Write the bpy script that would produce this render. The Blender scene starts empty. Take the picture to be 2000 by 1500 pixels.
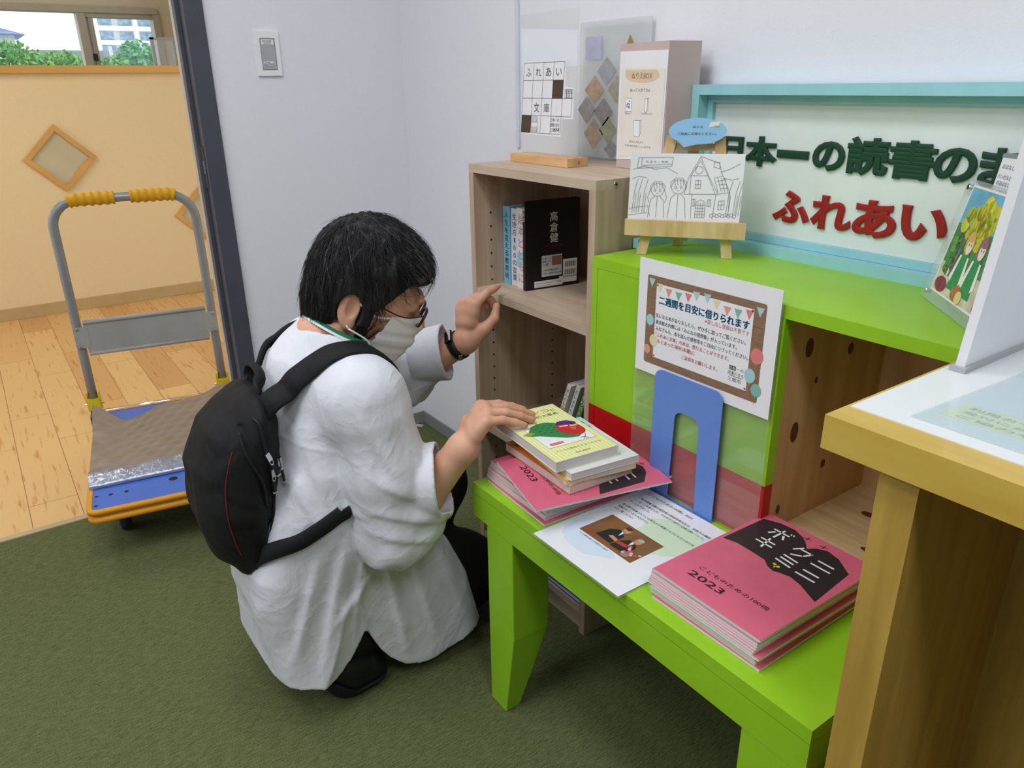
import bpy, bmesh, math, random
import numpy as np
from mathutils import Vector, Matrix
random.seed(7); rng = np.random.default_rng(7)
SC = bpy.context.scene
COL = SC.collection

# ---------------------------------------------------------------- camera
CAM = Vector((2.365, -1.235, 1.2))
_yaw, _pit, _rol = 2.53405819, 0.377905499, 0.0140746248
def _cam_axes():
    cy, sy = math.cos(_yaw), math.sin(_yaw)
    fh = Vector((cy, sy, 0)); r = Vector((sy, -cy, 0)); up = Vector((0, 0, 1))
    fw = fh*math.cos(_pit) - up*math.sin(_pit)
    dn = -(up*math.cos(_pit) + fh*math.sin(_pit))
    r2 = r*math.cos(_rol) + dn*math.sin(_rol); d2 = dn*math.cos(_rol) - r*math.sin(_rol)
    return r2, d2, fw
_r, _d, _f = _cam_axes()
cam_data = bpy.data.cameras.new('camera'); cam = bpy.data.objects.new('camera', cam_data); COL.objects.link(cam)
cam_data.sensor_width = 36.0; cam_data.lens = 1479.02*36/2000; cam_data.clip_start = 0.02; cam_data.clip_end = 300
M = Matrix(((_r.x, -_d.x, -_f.x, CAM.x), (_r.y, -_d.y, -_f.y, CAM.y), (_r.z, -_d.z, -_f.z, CAM.z), (0, 0, 0, 1)))
cam.matrix_world = M
SC.camera = cam

# ---------------------------------------------------------------- world, lights, exposure
SC.view_settings.view_transform = 'Standard'; SC.view_settings.look = 'None'
SC.view_settings.gamma = 1.0; SC.view_settings.use_curve_mapping = False
SC.view_settings.exposure = 0.0
w = bpy.data.worlds.new('sky'); SC.world = w; w.use_nodes = True
bg = w.node_tree.nodes['Background']; bg.inputs[0].default_value = (0.86, 0.93, 1.0, 1); bg.inputs[1].default_value = 1.6
def area(name, loc, sx, sy, power, color=(1, 1, 1), rot=(0, 0, 0)):
    l = bpy.data.lights.new(name, 'AREA'); l.shape = 'RECTANGLE'; l.size = sx; l.size_y = sy; l.energy = power; l.color = color
    o = bpy.data.objects.new(name, l); COL.objects.link(o); o.location = loc; o.rotation_euler = rot
    return o
COOL = (0.93, 0.95, 1.0)
# ceiling troffers of the reading room and one over the hall
area('ceiling_lamp_light', (1.15, -1.05, 2.46), 0.9, 0.35, 12, COOL)
area('ceiling_lamp_light', (3.1, -1.15, 2.46), 0.9, 0.4, 17, COOL)
area('ceiling_lamp_light', (1.6, -1.8, 2.46), 0.9, 0.5, 12, COOL)
area('ceiling_lamp_light', (1.5, -3.0, 2.46), 1.0, 0.6, 24, COOL)
area('hall_lamp_light', (-1.3, -1.6, 2.46), 1.2, 0.5, 15, (1, 0.97, 0.93))

# ---------------------------------------------------------------- helpers
def lin(c):
    c = c/255.0
    return c/12.92 if c <= 0.04045 else ((c+0.055)/1.055)**2.4
def rgb(r, g, b): return (lin(r), lin(g), lin(b), 1)
class NT:
    def __init__(s, m): s.t = m.node_tree; s.n = s.t.nodes; s.l = s.t.links
    def new(s, kind, **kw):
        n = s.n.new(kind)
        for k, v in kw.items():
            if k.startswith('_'): setattr(n, k[1:], v)
            else: n.inputs[k.replace('__', ' ')].default_value = v
        return n
    def link(s, a, b): s.l.new(a, b)
MATS = {}
def mat(name, c, rough=0.5, var=0.05, vscale=8.0, bump=0.0, bscale=60.0, metal=0.0, spec=0.4, stretch=None, c2=None, alpha=None, trans=0.0, coat=0.0, detail=4.0, sss=0.0, bdist=0.002):
    """principled material with a noise driven colour variation and bump"""
    if name in MATS: return MATS[name]
    m = bpy.data.materials.new(name); m.use_nodes = True; t = NT(m); b = t.n['Principled BSDF']
    b.inputs['Roughness'].default_value = rough; b.inputs['Metallic'].default_value = metal
    b.inputs['Specular IOR Level'].default_value = spec; b.inputs['Coat Weight'].default_value = coat
    if trans: b.inputs['Transmission Weight'].default_value = trans
    if sss:
        b.inputs['Subsurface Weight'].default_value = sss; b.inputs['Subsurface Radius'].default_value = (0.01, 0.004, 0.002)
    col = rgb(*c); cd = rgb(*c2) if c2 else tuple(max(0, x*(1-var*2)) for x in col[:3]) + (1,)
    tc = t.new('ShaderNodeTexCoord'); mp = t.new('ShaderNodeMapping')
    if stretch: mp.inputs['Scale'].default_value = stretch
    t.link(tc.outputs['Object'], mp.inputs['Vector'])
    nz = t.new('ShaderNodeTexNoise', Scale=vscale, Detail=detail); t.link(mp.outputs[0], nz.inputs['Vector'])
    rp = t.new('ShaderNodeValToRGB'); rp.color_ramp.elements[0].position = 0.35; rp.color_ramp.elements[1].position = 0.65
    rp.color_ramp.elements[0].color = cd; rp.color_ramp.elements[1].color = col
    t.link(nz.outputs['Fac'], rp.inputs['Fac']); t.link(rp.outputs['Color'], b.inputs['Base Color'])
    if bump:
        n2 = t.new('ShaderNodeTexNoise', Scale=bscale, Detail=5.0); t.link(mp.outputs[0], n2.inputs['Vector'])
        bp = t.new('ShaderNodeBump', Strength=bump, Distance=bdist); t.link(n2.outputs['Fac'], bp.inputs['Height']); t.link(bp.outputs[0], b.inputs['Normal'])
    MATS[name] = m; return m
def ink(r, g, b, rough=0.6): return mat('ink_%d_%d_%d' % (r, g, b), (r, g, b), rough, 0.02, 20)
def clear(name, tint=(1, 1, 1), amount=0.9, rough=0.03, tintcol=None):
    """thin clear plastic: mostly transparent with a glossy sheen"""
    if name in MATS: return MATS[name]
    m = bpy.data.materials.new(name); m.use_nodes = True; t = NT(m); out = t.n['Material Output']; t.n.remove(t.n['Principled BSDF'])
    tr = t.new('ShaderNodeBsdfTransparent', Color=tint + (1,)); gl = t.new('ShaderNodeBsdfGlossy', Roughness=rough, Color=(1, 1, 1, 1))
    lw = t.new('ShaderNodeLayerWeight', Blend=0.5); pw = t.new('ShaderNodeMath', _operation='POWER'); pw.inputs[1].default_value = 4.0; t.link(lw.outputs['Facing'], pw.inputs[0])
    fr = t.new('ShaderNodeMath', _operation='MULTIPLY_ADD'); fr.inputs[1].default_value = 0.7; fr.inputs[2].default_value = 0.035; t.link(pw.outputs[0], fr.inputs[0])
    mx = t.new('ShaderNodeMixShader'); t.link(fr.outputs[0], mx.inputs[0]); t.link(tr.outputs[0], mx.inputs[1]); t.link(gl.outputs[0], mx.inputs[2])
    df = t.new('ShaderNodeBsdfDiffuse', Color=(tintcol or (0.8, 0.82, 0.84)) + (1,)); m2 = t.new('ShaderNodeMixShader'); m2.inputs[0].default_value = amount
    t.link(df.outputs[0], m2.inputs[1]); t.link(mx.outputs[0], m2.inputs[2]); t.link(m2.outputs[0], out.inputs['Surface'])
    MATS[name] = m; return m

def link(o, parent=None):
    COL.objects.link(o)
    if parent is not None: o.parent = parent
    return o
def root(name, label, cat, loc=(0, 0, 0), rz=0.0, group=None):
    o = bpy.data.objects.new(name, None); o.empty_display_size = 0.05; COL.objects.link(o)
    o.location = loc; o.rotation_euler = (0, 0, rz); tag(o, label, cat, group); return o
def tag(o, label, cat, group=None):
    o['label'] = label; o['category'] = cat
    if group: o['group'] = group
    return o
def struct(o): o['kind'] = 'structure'; return o
def wmat(o):
    """world matrix of a root Empty (location + z rotation), without a depsgraph update"""
    m = Matrix.Identity(4)
    while o is not None:
        m = (Matrix.Translation(o.location) @ o.rotation_euler.to_matrix().to_4x4()) @ m; o = o.parent
    return m
def obj(name, bm, m, parent=None, smooth=False, world=False, bevel=0, seg=2, auto=None):
    """link a bmesh as ONE mesh object; world=True: its coordinates are world ones"""
    me = bpy.data.meshes.new(name)
    if world and parent is not None: bmesh.ops.transform(bm, matrix=wmat(parent).inverted(), verts=bm.verts)
    if world and parent is None:       # own origin at the base centre
        c = Vector((0, 0, 0)); 
        if len(bm.verts):
            xs = [v.co for v in bm.verts]; c = Vector(((min(v.x for v in xs)+max(v.x for v in xs))/2, (min(v.y for v in xs)+max(v.y for v in xs))/2, min(v.z for v in xs)))
            bmesh.ops.translate(bm, vec=-c, verts=bm.verts)
    if bevel: bmesh.ops.bevel(bm, geom=[e for e in bm.edges if e.is_manifold and e.calc_face_angle(0) > 0.5], offset=bevel, segments=seg, affect='EDGES', profile=0.5)
    if smooth:
        for f in bm.faces: f.smooth = True
    bm.to_mesh(me); bm.free()
    for x in (m if isinstance(m, (list, tuple)) else [m]): me.materials.append(x)
    o = bpy.data.objects.new(name, me); link(o, parent)
    if world and parent is None: o.location = c
    if auto: me.set_sharp_from_angle(angle=auto)
    return o
def B(): return bmesh.new()
def add(bm, verts, faces, mi=0):
    vs = [bm.verts.new(v) for v in verts]; out = []
    for f in faces:
        try:
            q = bm.faces.new([vs[i] for i in f]); q.material_index = mi; out.append(q)
        except ValueError: pass
    return vs
def box(bm, lo, hi, mi=0):
    x0, y0, z0 = lo; x1, y1, z1 = hi
    return add(bm, [(x0, y0, z0), (x1, y0, z0), (x1, y1, z0), (x0, y1, z0), (x0, y0, z1), (x1, y0, z1), (x1, y1, z1), (x0, y1, z1)],
        [(0, 3, 2, 1), (4, 5, 6, 7), (0, 1, 5, 4), (1, 2, 6, 5), (2, 3, 7, 6), (3, 0, 4, 7)], mi)
def boxm(bm, mtx, lo, hi, mi=0):
    vs = box(bm, lo, hi, mi); bmesh.ops.transform(bm, matrix=mtx, verts=vs); return vs
def prism(bm, pts, origin, ex, ey, depth, mi=0):
    """polygon in the plane (origin, ex, ey) extruded by depth along ex x ey"""
    o, ex, ey = Vector(origin), Vector(ex), Vector(ey); n = ex.cross(ey).normalized()*depth
    a = [o+ex*p[0]+ey*p[1] for p in pts]; k = len(a)
    return add(bm, a + [p+n for p in a], [tuple(reversed(range(k))), tuple(range(k, 2*k))] + [(i, (i+1) % k, k+(i+1) % k, k+i) for i in range(k)], mi)
def tube(bm, pts, r, n=10, closed=False, caps=True, mi=0, up=None):
    """tube along a polyline; r a number or a list"""
    P = [Vector(p) for p in pts]; k = len(P); rr = r if isinstance(r, (list, tuple)) else [r]*k
    rings = []; prev = None
    for i, p in enumerate(P):
        if closed: t = (P[(i+1) % k]-P[i-1])
        else: t = P[min(i+1, k-1)]-P[max(i-1, 0)]
        t.normalize()
        if prev is None:
            a = Vector(up) if up else (Vector((0, 0, 1)) if abs(t.z) < 0.9 else Vector((1, 0, 0)))
            u = a - t*a.dot(t); u.normalize()
        else:
            u = prev - t*prev.dot(t); u.normalize()
        prev = u; v = t.cross(u)
        rings.append([bm.verts.new(p + (u*math.cos(2*math.pi*j/n)+v*math.sin(2*math.pi*j/n))*rr[i]) for j in range(n)])
    for i in range(k if closed else k-1):
        a, b = rings[i], rings[(i+1) % k]
        for j in range(n):
            f = bm.faces.new((a[j], a[(j+1) % n], b[(j+1) % n], b[j])); f.smooth = True; f.material_index = mi
    if caps and not closed:
        f = bm.faces.new(list(reversed(rings[0]))); f.material_index = mi
        f = bm.faces.new(rings[-1]); f.material_index = mi
def ribbon(bm, pts, nrm, width, thick, mi=0):
    """flat strap: pts centre line, nrm surface normals, rectangular section"""
    P = [Vector(p) for p in pts]; k = len(P); rings = []
    for i, p in enumerate(P):
        t = (P[min(i+1, k-1)]-P[max(i-1, 0)]).normalized(); n = Vector(nrm[i]); n = (n - t*n.dot(t)).normalized(); s = t.cross(n)
        w_ = width[i]/2 if isinstance(width, (list, tuple)) else width/2; h = thick/2
        sec = [(-1, 0), (-0.86, 0.8), (0, 1), (0.86, 0.8), (1, 0), (0.86, -0.8), (0, -1), (-0.86, -0.8)]
        rings.append([bm.verts.new(p + s*a*w_ + n*b*h) for a, b in sec])
    m = 8
    for i in range(k-1):
        for j in range(m):
            f = bm.faces.new((rings[i][j], rings[i][(j+1) % m], rings[i+1][(j+1) % m], rings[i+1][j])); f.smooth = True; f.material_index = mi
    bm.faces.new(list(reversed(rings[0]))); bm.faces.new(rings[-1])
def lathe(bm, prof, n=24, mi=0, mtx=None):
    rings = [[bm.verts.new((r*math.cos(2*math.pi*j/n), r*math.sin(2*math.pi*j/n), z)) for j in range(n)] for r, z in prof]
    for i in range(len(prof)-1):
        for j in range(n):
            f = bm.faces.new((rings[i][j], rings[i][(j+1) % n], rings[i+1][(j+1) % n], rings[i+1][j])); f.smooth = True; f.material_index = mi
    if prof[0][0] > 1e-6: bm.faces.new(list(reversed(rings[0]))).material_index = mi
    if prof[-1][0] > 1e-6: bm.faces.new(rings[-1]).material_index = mi
    if mtx is not None: bmesh.ops.transform(bm, matrix=mtx, verts=[v for r in rings for v in r])
def bez(a, b, c, d, n=12):
    a, b, c, d = Vector(a), Vector(b), Vector(c), Vector(d)
    return [a*(1-t)**3+b*3*t*(1-t)**2+c*3*t*t*(1-t)+d*t**3 for t in [i/n for i in range(n+1)]]
def smoothpath(P, n=6):
    """Catmull-Rom through the points"""
    P = [Vector(p) for p in P]; out = []
    for i in range(len(P)-1):
        p0, p1, p2, p3 = P[max(i-1, 0)], P[i], P[i+1], P[min(i+2, len(P)-1)]
        for k in range(n):
            t = k/n; out.append(0.5*((2*p1)+(p2-p0)*t+(2*p0-5*p1+4*p2-p3)*t*t+(3*p1-p0-3*p2+p3)*t**3))
    out.append(P[-1]); return out

_font_cache = {}
def glyphs(body, bold=0.0, extrude=0.0, res=3, vertical=False, space=1.0):
    """text -> (verts, faces) around the origin, size 1"""
    key = (body, bold, extrude, res)
    if key not in _font_cache:
        c = bpy.data.curves.new('lettering', 'FONT'); c.body = body; c.size = 1.0; c.offset = bold; c.extrude = extrude; c.resolution_u = res
        c.space_character = space
        if extrude: c.bevel_depth = bold; c.offset = 0.0; c.bevel_resolution = 1
        o = bpy.data.objects.new('lettering', c); COL.objects.link(o)
        dg = bpy.context.evaluated_depsgraph_get(); me = bpy.data.meshes.new_from_object(o.evaluated_get(dg))
        v = [tuple(x.co) for x in me.vertices]; f = [tuple(p.vertices) for p in me.polygons]
        bpy.data.objects.remove(o); bpy.data.curves.remove(c); bpy.data.meshes.remove(me)
        _font_cache[key] = (v, f)
    return _font_cache[key]
class Print:
    """flat print on a surface: frame (origin, ex, ey); shapes become one mesh with a few inks, layers a fraction of a millimetre apart"""
    def __init__(s, origin, ex, ey, lift=0.0004, step=0.00012, fn=None):
        s.o = Vector(origin); s.ex = Vector(ex).normalized(); s.ey = Vector(ey); s.ey = (s.ey - s.ex*s.ey.dot(s.ex)).normalized(); s.n = s.ex.cross(s.ey)
        s.bm = B(); s.mats = []; s.lift = lift; s.step = step; s.k = 0; s.fn = fn
    def mi(s, m):
        if m not in s.mats: s.mats.append(m)
        return s.mats.index(m)
    def at(s, u, v, l):
        p = s.o+s.ex*u+s.ey*v+s.n*(s.lift+s.step*l)
        if s.fn: p = p + s.n*s.fn(u, v)
        return p
    def poly(s, pts, m, l=0):
        vs = [s.bm.verts.new(s.at(u, v, l)) for u, v in pts]
        f = s.bm.faces.new(vs); f.material_index = s.mi(m); f.normal_update()
        if f.normal.dot(s.n) < 0: f.normal_flip()
        if len(vs) > 4: bmesh.ops.triangulate(s.bm, faces=[f])
    def rect(s, x0, y0, x1, y1, m, l=0): s.poly([(x0, y0), (x1, y0), (x1, y1), (x0, y1)], m, l)
    def rrect(s, x0, y0, x1, y1, r, m, l=0):
        pts = []
        for cx, cy, a0 in ((x1-r, y1-r, 0), (x0+r, y1-r, 90), (x0+r, y0+r, 180), (x1-r, y0+r, 270)):
            for k in range(5): a = math.radians(a0+k*22.5); pts.append((cx+r*math.cos(a), cy+r*math.sin(a)))
        s.poly(pts, m, l)
    def ell(s, cx, cy, rx, ry, m, l=0, n=20, rot=0.0):
        c, q = math.cos(rot), math.sin(rot)
        s.poly([(cx+rx*math.cos(2*math.pi*i/n)*c-ry*math.sin(2*math.pi*i/n)*q, cy+rx*math.cos(2*math.pi*i/n)*q+ry*math.sin(2*math.pi*i/n)*c) for i in range(n)], m, l)
    def line(s, pts, w, m, l=1, closed=False):
        P = [Vector((p[0], p[1])) for p in pts]
        if closed: P.append(P[0])
        for a, b in zip(P[:-1], P[1:]):
            d = b-a
            if d.length < 1e-7: continue
            d.normalize(); q = Vector((-d.y, d.x))*w/2; a2 = a-d*w*0.3; b2 = b+d*w*0.3
            s.poly([a2-q, b2-q, b2+q, a2+q], m, l)
    def text(s, body, x, y, h, m, l=2, width=None, bold=0.0, rot=0.0, align='l', maxh=None):
        v, f = glyphs(body, bold, 0.0, 2)
        if not v: return
        x0 = min(p[0] for p in v); x1 = max(p[0] for p in v); y0 = min(p[1] for p in v); y1 = max(p[1] for p in v)
        sy = h; sx = h if width is None else width/(x1-x0)
        if width is not None and h is None: sy = sx
        c, q = math.cos(rot), math.sin(rot); off = 0 if align == 'l' else -(x1-x0)*sx/2
        vs = []
        for p in v:
            a = (p[0]-x0)*sx+off; b = p[1]*sy
            vs.append(s.bm.verts.new(s.at(x+a*c-b*q, y+a*q+b*c, l)))
        k = s.mi(m)
        for t in f:
            try:
                fc = s.bm.faces.new([vs[i] for i in t]); fc.material_index = k
            except ValueError: pass
    def done(s, name, parent):
        return obj(name, s.bm, s.mats, parent, world=True)
# ---------------------------------------------------------------- materials of the place
M_WALL = mat('white_wallpaper', (236, 236, 242), 0.75, 0.006, 90, 0.25, 260, bdist=0.001)
M_CEIL = mat('ceiling_white', (240, 240, 238), 0.8, 0.01, 30)
M_DARK = mat('dark_grey_steel', (78, 80, 90), 0.45, 0.05, 10)
M_BASE = mat('grey_vinyl_base', (140, 143, 141), 0.6, 0.04, 10)
M_LGREY = mat('light_grey_jamb', (196, 192, 184), 0.5, 0.03, 10)
M_HALL = mat('cream_wallpaper', (238, 216, 170), 0.8, 0.01, 90, 0.3, 200, bdist=0.001)
M_HBASE = mat('beige_vinyl_base', (196, 170, 120), 0.6, 0.03, 10)
M_PINE = mat('honey_wood', (226, 176, 96), 0.45, 0.12, 6, stretch=(1, 0.15, 1))
M_GREEN = mat('lime_green_paint', (154, 206, 40), 0.36, 0.05, 14, 0.12, 90, c2=(148, 200, 34))
M_RED = mat('red_paint', (196, 14, 22), 0.4, 0.06, 14)
M_CYAN = mat('turquoise_paint', (160, 216, 224), 0.45, 0.05, 12, 0.1, 90)
M_BOARD = mat('pale_board', (230, 238, 236), 0.5, 0.02, 20)
M_SHELF = mat('greige_wood', (200, 178, 154), 0.5, 0.09, 5, stretch=(9, 9, 0.5), c2=(180, 156, 132), bump=0.05, bscale=30)
M_SHELFH = mat('greige_wood_flat', (202, 182, 160), 0.5, 0.09, 5, stretch=(0.6, 9, 9), c2=(186, 164, 142), bump=0.05, bscale=30)
M_PINEIN = mat('pale_pine', (214, 176, 128), 0.55, 0.14, 5, stretch=(6, 6, 0.5), c2=(196, 152, 104))
M_PINEFL = mat('pale_pine_flat', (222, 190, 144), 0.55, 0.14, 5, stretch=(0.6, 8, 6), c2=(200, 162, 116))
M_KNOT = mat('pine_knot', (110, 60, 34), 0.6, 0.2, 60)
M_COUNT = mat('golden_beech', (214, 182, 88), 0.32, 0.08, 6, stretch=(1.2, 6, 6), c2=(200, 166, 72), coat=0.3)
M_COUNTV = mat('golden_beech_panel', (196, 162, 80), 0.4, 0.1, 5, stretch=(7, 7, 0.6), c2=(172, 138, 60))
M_TOP = mat('white_laminate', (232, 236, 236), 0.3, 0.01, 20)
M_OAK = mat('light_beech', (226, 186, 134), 0.5, 0.12, 7, stretch=(1, 5, 5), c2=(204, 158, 104))
M_PAPER = mat('white_paper', (240, 240, 243), 0.7, 0.01, 30)
M_PAGES = mat('page_edges', (226, 224, 222), 0.8, 0.06, 300, stretch=(0.02, 0.02, 8))
M_STEEL = mat('grey_painted_steel', (150, 154, 156), 0.35, 0.05, 12, metal=0.25)
M_CHROME = mat('chrome', (225, 225, 228), 0.15, 0.02, 10, metal=1.0)
M_BLACK = mat('black_plastic', (24, 24, 26), 0.5, 0.1, 20)
M_CLEAR = clear('clear_acrylic', (0.97, 0.98, 0.98), 0.95, 0.02)
M_GLASS = clear('window_glass', (0.97, 0.99, 0.99), 0.98, 0.01)

def carpet():
    m = bpy.data.materials.new('olive_carpet'); m.use_nodes = True; t = NT(m); b = t.n['Principled BSDF']
    b.inputs['Roughness'].default_value = 0.95; b.inputs['Specular IOR Level'].default_value = 0.1
    tc = t.new('ShaderNodeTexCoord'); 
    n1 = t.new('ShaderNodeTexNoise', Scale=420.0, Detail=3.0); t.link(tc.outputs['Object'], n1.inputs['Vector'])
    mp = t.new('ShaderNodeMapping'); mp.inputs['Scale'].default_value = (420, 46, 1); mp.inputs['Rotation'].default_value = (0, 0, math.radians(52)); t.link(tc.outputs['Object'], mp.inputs['Vector'])
    n2 = t.new('ShaderNodeTexNoise', Scale=1.0, Detail=2.0); t.link(mp.outputs[0], n2.inputs['Vector'])
    n3 = t.new('ShaderNodeTexNoise', Scale=3.0, Detail=3.0); t.link(tc.outputs['Object'], n3.inputs['Vector'])
    mx = t.new('ShaderNodeMath', _operation='ADD'); t.link(n1.outputs['Fac'], mx.inputs[0]); t.link(n2.outputs['Fac'], mx.inputs[1])
    hf = t.new('ShaderNodeMath', _operation='MULTIPLY'); hf.inputs[1].default_value = 0.5; t.link(mx.outputs[0], hf.inputs[0])
    rp = t.new('ShaderNodeValToRGB'); e = rp.color_ramp.elements; e[0].position = 0.36; e[0].color = rgb(76, 82, 50); e[1].position = 0.64; e[1].color = rgb(116, 122, 82)
    t.link(hf.outputs[0], rp.inputs['Fac'])
    m2 = t.new('ShaderNodeMixRGB', _blend_type='MULTIPLY'); m2.inputs[0].default_value = 0.25; t.link(rp.outputs['Color'], m2.inputs[1]); t.link(n3.outputs['Color'], m2.inputs[2])
    hs = t.new('ShaderNodeHueSaturation', Saturation=1.0, Value=1.0); t.link(rp.outputs['Color'], hs.inputs['Color']); t.link(hs.outputs[0], b.inputs['Base Color'])
    bp = t.new('ShaderNodeBump', Strength=0.5, Distance=0.002); t.link(hf.outputs[0], bp.inputs['Height']); t.link(bp.outputs[0], b.inputs['Normal'])
    return m
def planks():
    m = bpy.data.materials.new('maple_plank_floor'); m.use_nodes = True; t = NT(m); b = t.n['Principled BSDF']
    b.inputs['Roughness'].default_value = 0.4; b.inputs['Specular IOR Level'].default_value = 0.35
    tc = t.new('ShaderNodeTexCoord')
    br = t.new('ShaderNodeTexBrick', Scale=1.0, _offset=0.37); br.inputs['Brick Width'].default_value = 0.8; br.inputs['Row Height'].default_value = 0.135
    br.inputs['Mortar Size'].default_value = 0.0012; br.inputs['Mortar Smooth'].default_value = 0.3; br.inputs['Bias'].default_value = -0.25
    br.inputs['Color1'].default_value = rgb(230, 190, 130); br.inputs['Color2'].default_value = rgb(200, 146, 88); br.inputs['Mortar'].default_value = rgb(150, 100, 52)
    t.link(tc.outputs['Object'], br.inputs['Vector'])
    mp = t.new('ShaderNodeMapping'); mp.inputs['Scale'].default_value = (6, 60, 1); t.link(tc.outputs['Object'], mp.inputs['Vector'])
    nz = t.new('ShaderNodeTexNoise', Scale=1.0, Detail=4.0); t.link(mp.outputs[0], nz.inputs['Vector'])
    rp = t.new('ShaderNodeValToRGB'); e = rp.color_ramp.elements; e[0].position = 0.27; e[0].color = rgb(214, 160, 104); e[1].position = 0.42; e[1].color = (1, 1, 1, 1)
    t.link(nz.outputs['Fac'], rp.inputs['Fac'])
    mx = t.new('ShaderNodeMixRGB', _blend_type='MULTIPLY'); mx.inputs[0].default_value = 0.8; t.link(br.outputs['Color'], mx.inputs[1]); t.link(rp.outputs['Color'], mx.inputs[2])
    t.link(mx.outputs[0], b.inputs['Base Color'])
    return m
# ---------------------------------------------------------------- room shell
bm = B(); box(bm, (0.0, -4.2, -0.06), (6.4, 0, 0)); struct(obj('floor', bm, carpet(), world=True))
bm = B(); box(bm, (-2.95, -4.2, -0.06), (0.0, 1.6, 0)); struct(obj('floor_hall', bm, planks(), world=True))
bm = B(); box(bm, (-0.012, -1.9, 0.0), (0.012, -0.66, 0.004)); struct(obj('trim_1', bm, mat('threshold_strip', (196, 176, 140), 0.5), world=True))
bm = B(); box(bm, (-0.12, 0, 0), (6.4, 0.12, 2.5)); struct(obj('wall_back', bm, M_WALL, world=True))
bm = B(); box(bm, (-0.12, -0.63, 0), (0, 0, 2.5)); box(bm, (-0.12, -4.2, 0), (0, -1.9, 2.5)); box(bm, (-0.12, -1.9, 2.1), (0, -0.63, 2.5)); struct(obj('wall_left', bm, M_WALL, world=True))
bm = B(); box(bm, (6.4, -4.2, 0), (6.5, 0.12, 2.5)); struct(obj('wall_right', bm, M_WALL, world=True))
bm = B(); box(bm, (-0.12, -4.3, 0), (6.5, -4.2, 2.5)); struct(obj('wall_front', bm, M_WALL, world=True))
bm = B(); box(bm, (-0.12, -4.3, 2.5), (6.5, 0.12, 2.58)); struct(obj('ceiling', bm, M_CEIL, world=True))
bm = B(); box(bm, (-4.0, -4.3, 2.5), (-0.12, 1.7, 2.58)); struct(obj('ceiling_hall', bm, M_CEIL, world=True))
for nm, lo, hi in (('baseboard_back', (0.0, -0.006, 0), (0.846, 0.0, 0.047)), ('baseboard_left', (0.0, -0.604, 0), (0.006, 0.0, 0.047))):
    bm = B(); box(bm, lo, hi); struct(obj(nm, bm, M_BASE, world=True, bevel=0.002))
# door frame: dark grey steel profile with a stop, a pale jamb beyond it
bm = B()
box(bm, (-0.005, -0.656, 0), (0.014, -0.604, 2.12)); box(bm, (-0.075, -0.656, 0), (-0.005, -0.634, 2.12)); box(bm, (-0.06, -0.668, 0), (-0.03, -0.656, 2.12))
box(bm, (-0.005, -1.95, 2.07), (0.014, -0.604, 2.12)); box(bm, (-0.005, -1.95, 0), (0.014, -1.9, 2.12))
fr = struct(obj('door_1', bm, M_DARK, world=True, bevel=0.0015))
bm = B(); box(bm, (-0.135, -0.657, 0), (-0.075, -0.625, 2.1)); struct(obj('trim_2', bm, M_LGREY, world=True, bevel=0.002))
bm = B(); boxm(bm, Matrix.Translation((0.0, -0.657, 0.985)), (-0.028, -0.0025, -0.06), (-0.004, 0, 0.06)); boxm(bm, Matrix.Translation((0.0, -0.6575, 0.985)), (-0.02, -0.004, -0.018), (-0.012, -0.002, 0.018))
sp = obj('strike_plate', bm, M_CHROME, None, world=True); tag(sp, 'narrow steel strike plate set into the dark door frame', 'plate')
# vertical cable cover on the back wall
bm = B(); box(bm, (0.632, -0.006, 1.04), (0.646, 0, 1.46)); box(bm, (0.634, -0.007, 1.13), (0.644, -0.005, 1.132)); tag(obj('cable_cover', bm, mat('cover_white', (222, 228, 240), 0.4), world=True, bevel=0.001), 'slim white cable cover running up the wall left of the acrylic stands', 'cable cover')
# light switch
r = root('light_switch', 'white wall switch plate with a grey centre beside the dark door frame', 'switch', (0, -0.4375, 1.23))
bm = B(); box(bm, (0, -0.035, 0), (0.008, 0.035, 0.118)); obj('plate', bm, mat('switch_white', (244, 244, 244), 0.3, 0.01), r, bevel=0.004, seg=3)
bm = B(); box(bm, (0.006, -0.021, 0.017), (0.0095, 0.021, 0.1)); obj('switch_panel', bm, mat('switch_grey', (176, 178, 184), 0.4, 0.02), r, bevel=0.001)
p = Print((0.0095, -0.4375-0.021, 1.247), (0, 1, 0), (0, 0, 1))
p.rect(0.003, 0.066, 0.039, 0.079, ink(236, 236, 238)); p.text('換気設備', 0.006, 0.0735, 0.0045, ink(60, 60, 66), 2, 0.026); p.rect(0.011, 0.067, 0.031, 0.0715, ink(110, 110, 116), 1); p.rect(0.012, 0.068, 0.030, 0.0705, ink(226, 226, 228), 2)
p.rect(0.004, 0.016, 0.034, 0.022, ink(230, 230, 232)); p.text('空調', 0.008, 0.0175, 0.0035, ink(60, 60, 66), 2, 0.014); p.rect(0.011, 0.008, 0.031, 0.0125, ink(110, 110, 116), 1); p.rect(0.012, 0.009, 0.030, 0.0115, ink(226, 226, 228), 2)
p.line([(0, 0), (0.042, 0), (0.042, 0.083), (0, 0.083)], 0.0008, ink(70, 70, 76), 1, True); p.done('lettering', r)
# peg-like door stop on the back wall behind the person's mask
r = root('door_stop', 'small round wooden door stop knob low on the wall beyond the face mask', 'door stop', (0, -0.017, 0.35))
bm = B(); tube(bm, [(0, 0, 0.028), (0.03, 0, 0.028)], 0.012, 14); obj('stem', bm, M_STEEL, r)
bm = B(); tube(bm, [(0.03, 0, 0.028), (0.034, 0, 0.028), (0.046, 0, 0.028), (0.052, 0, 0.028)], [0.014, 0.02, 0.02, 0.015], 18); obj('knob', bm, M_OAK, r)
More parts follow.
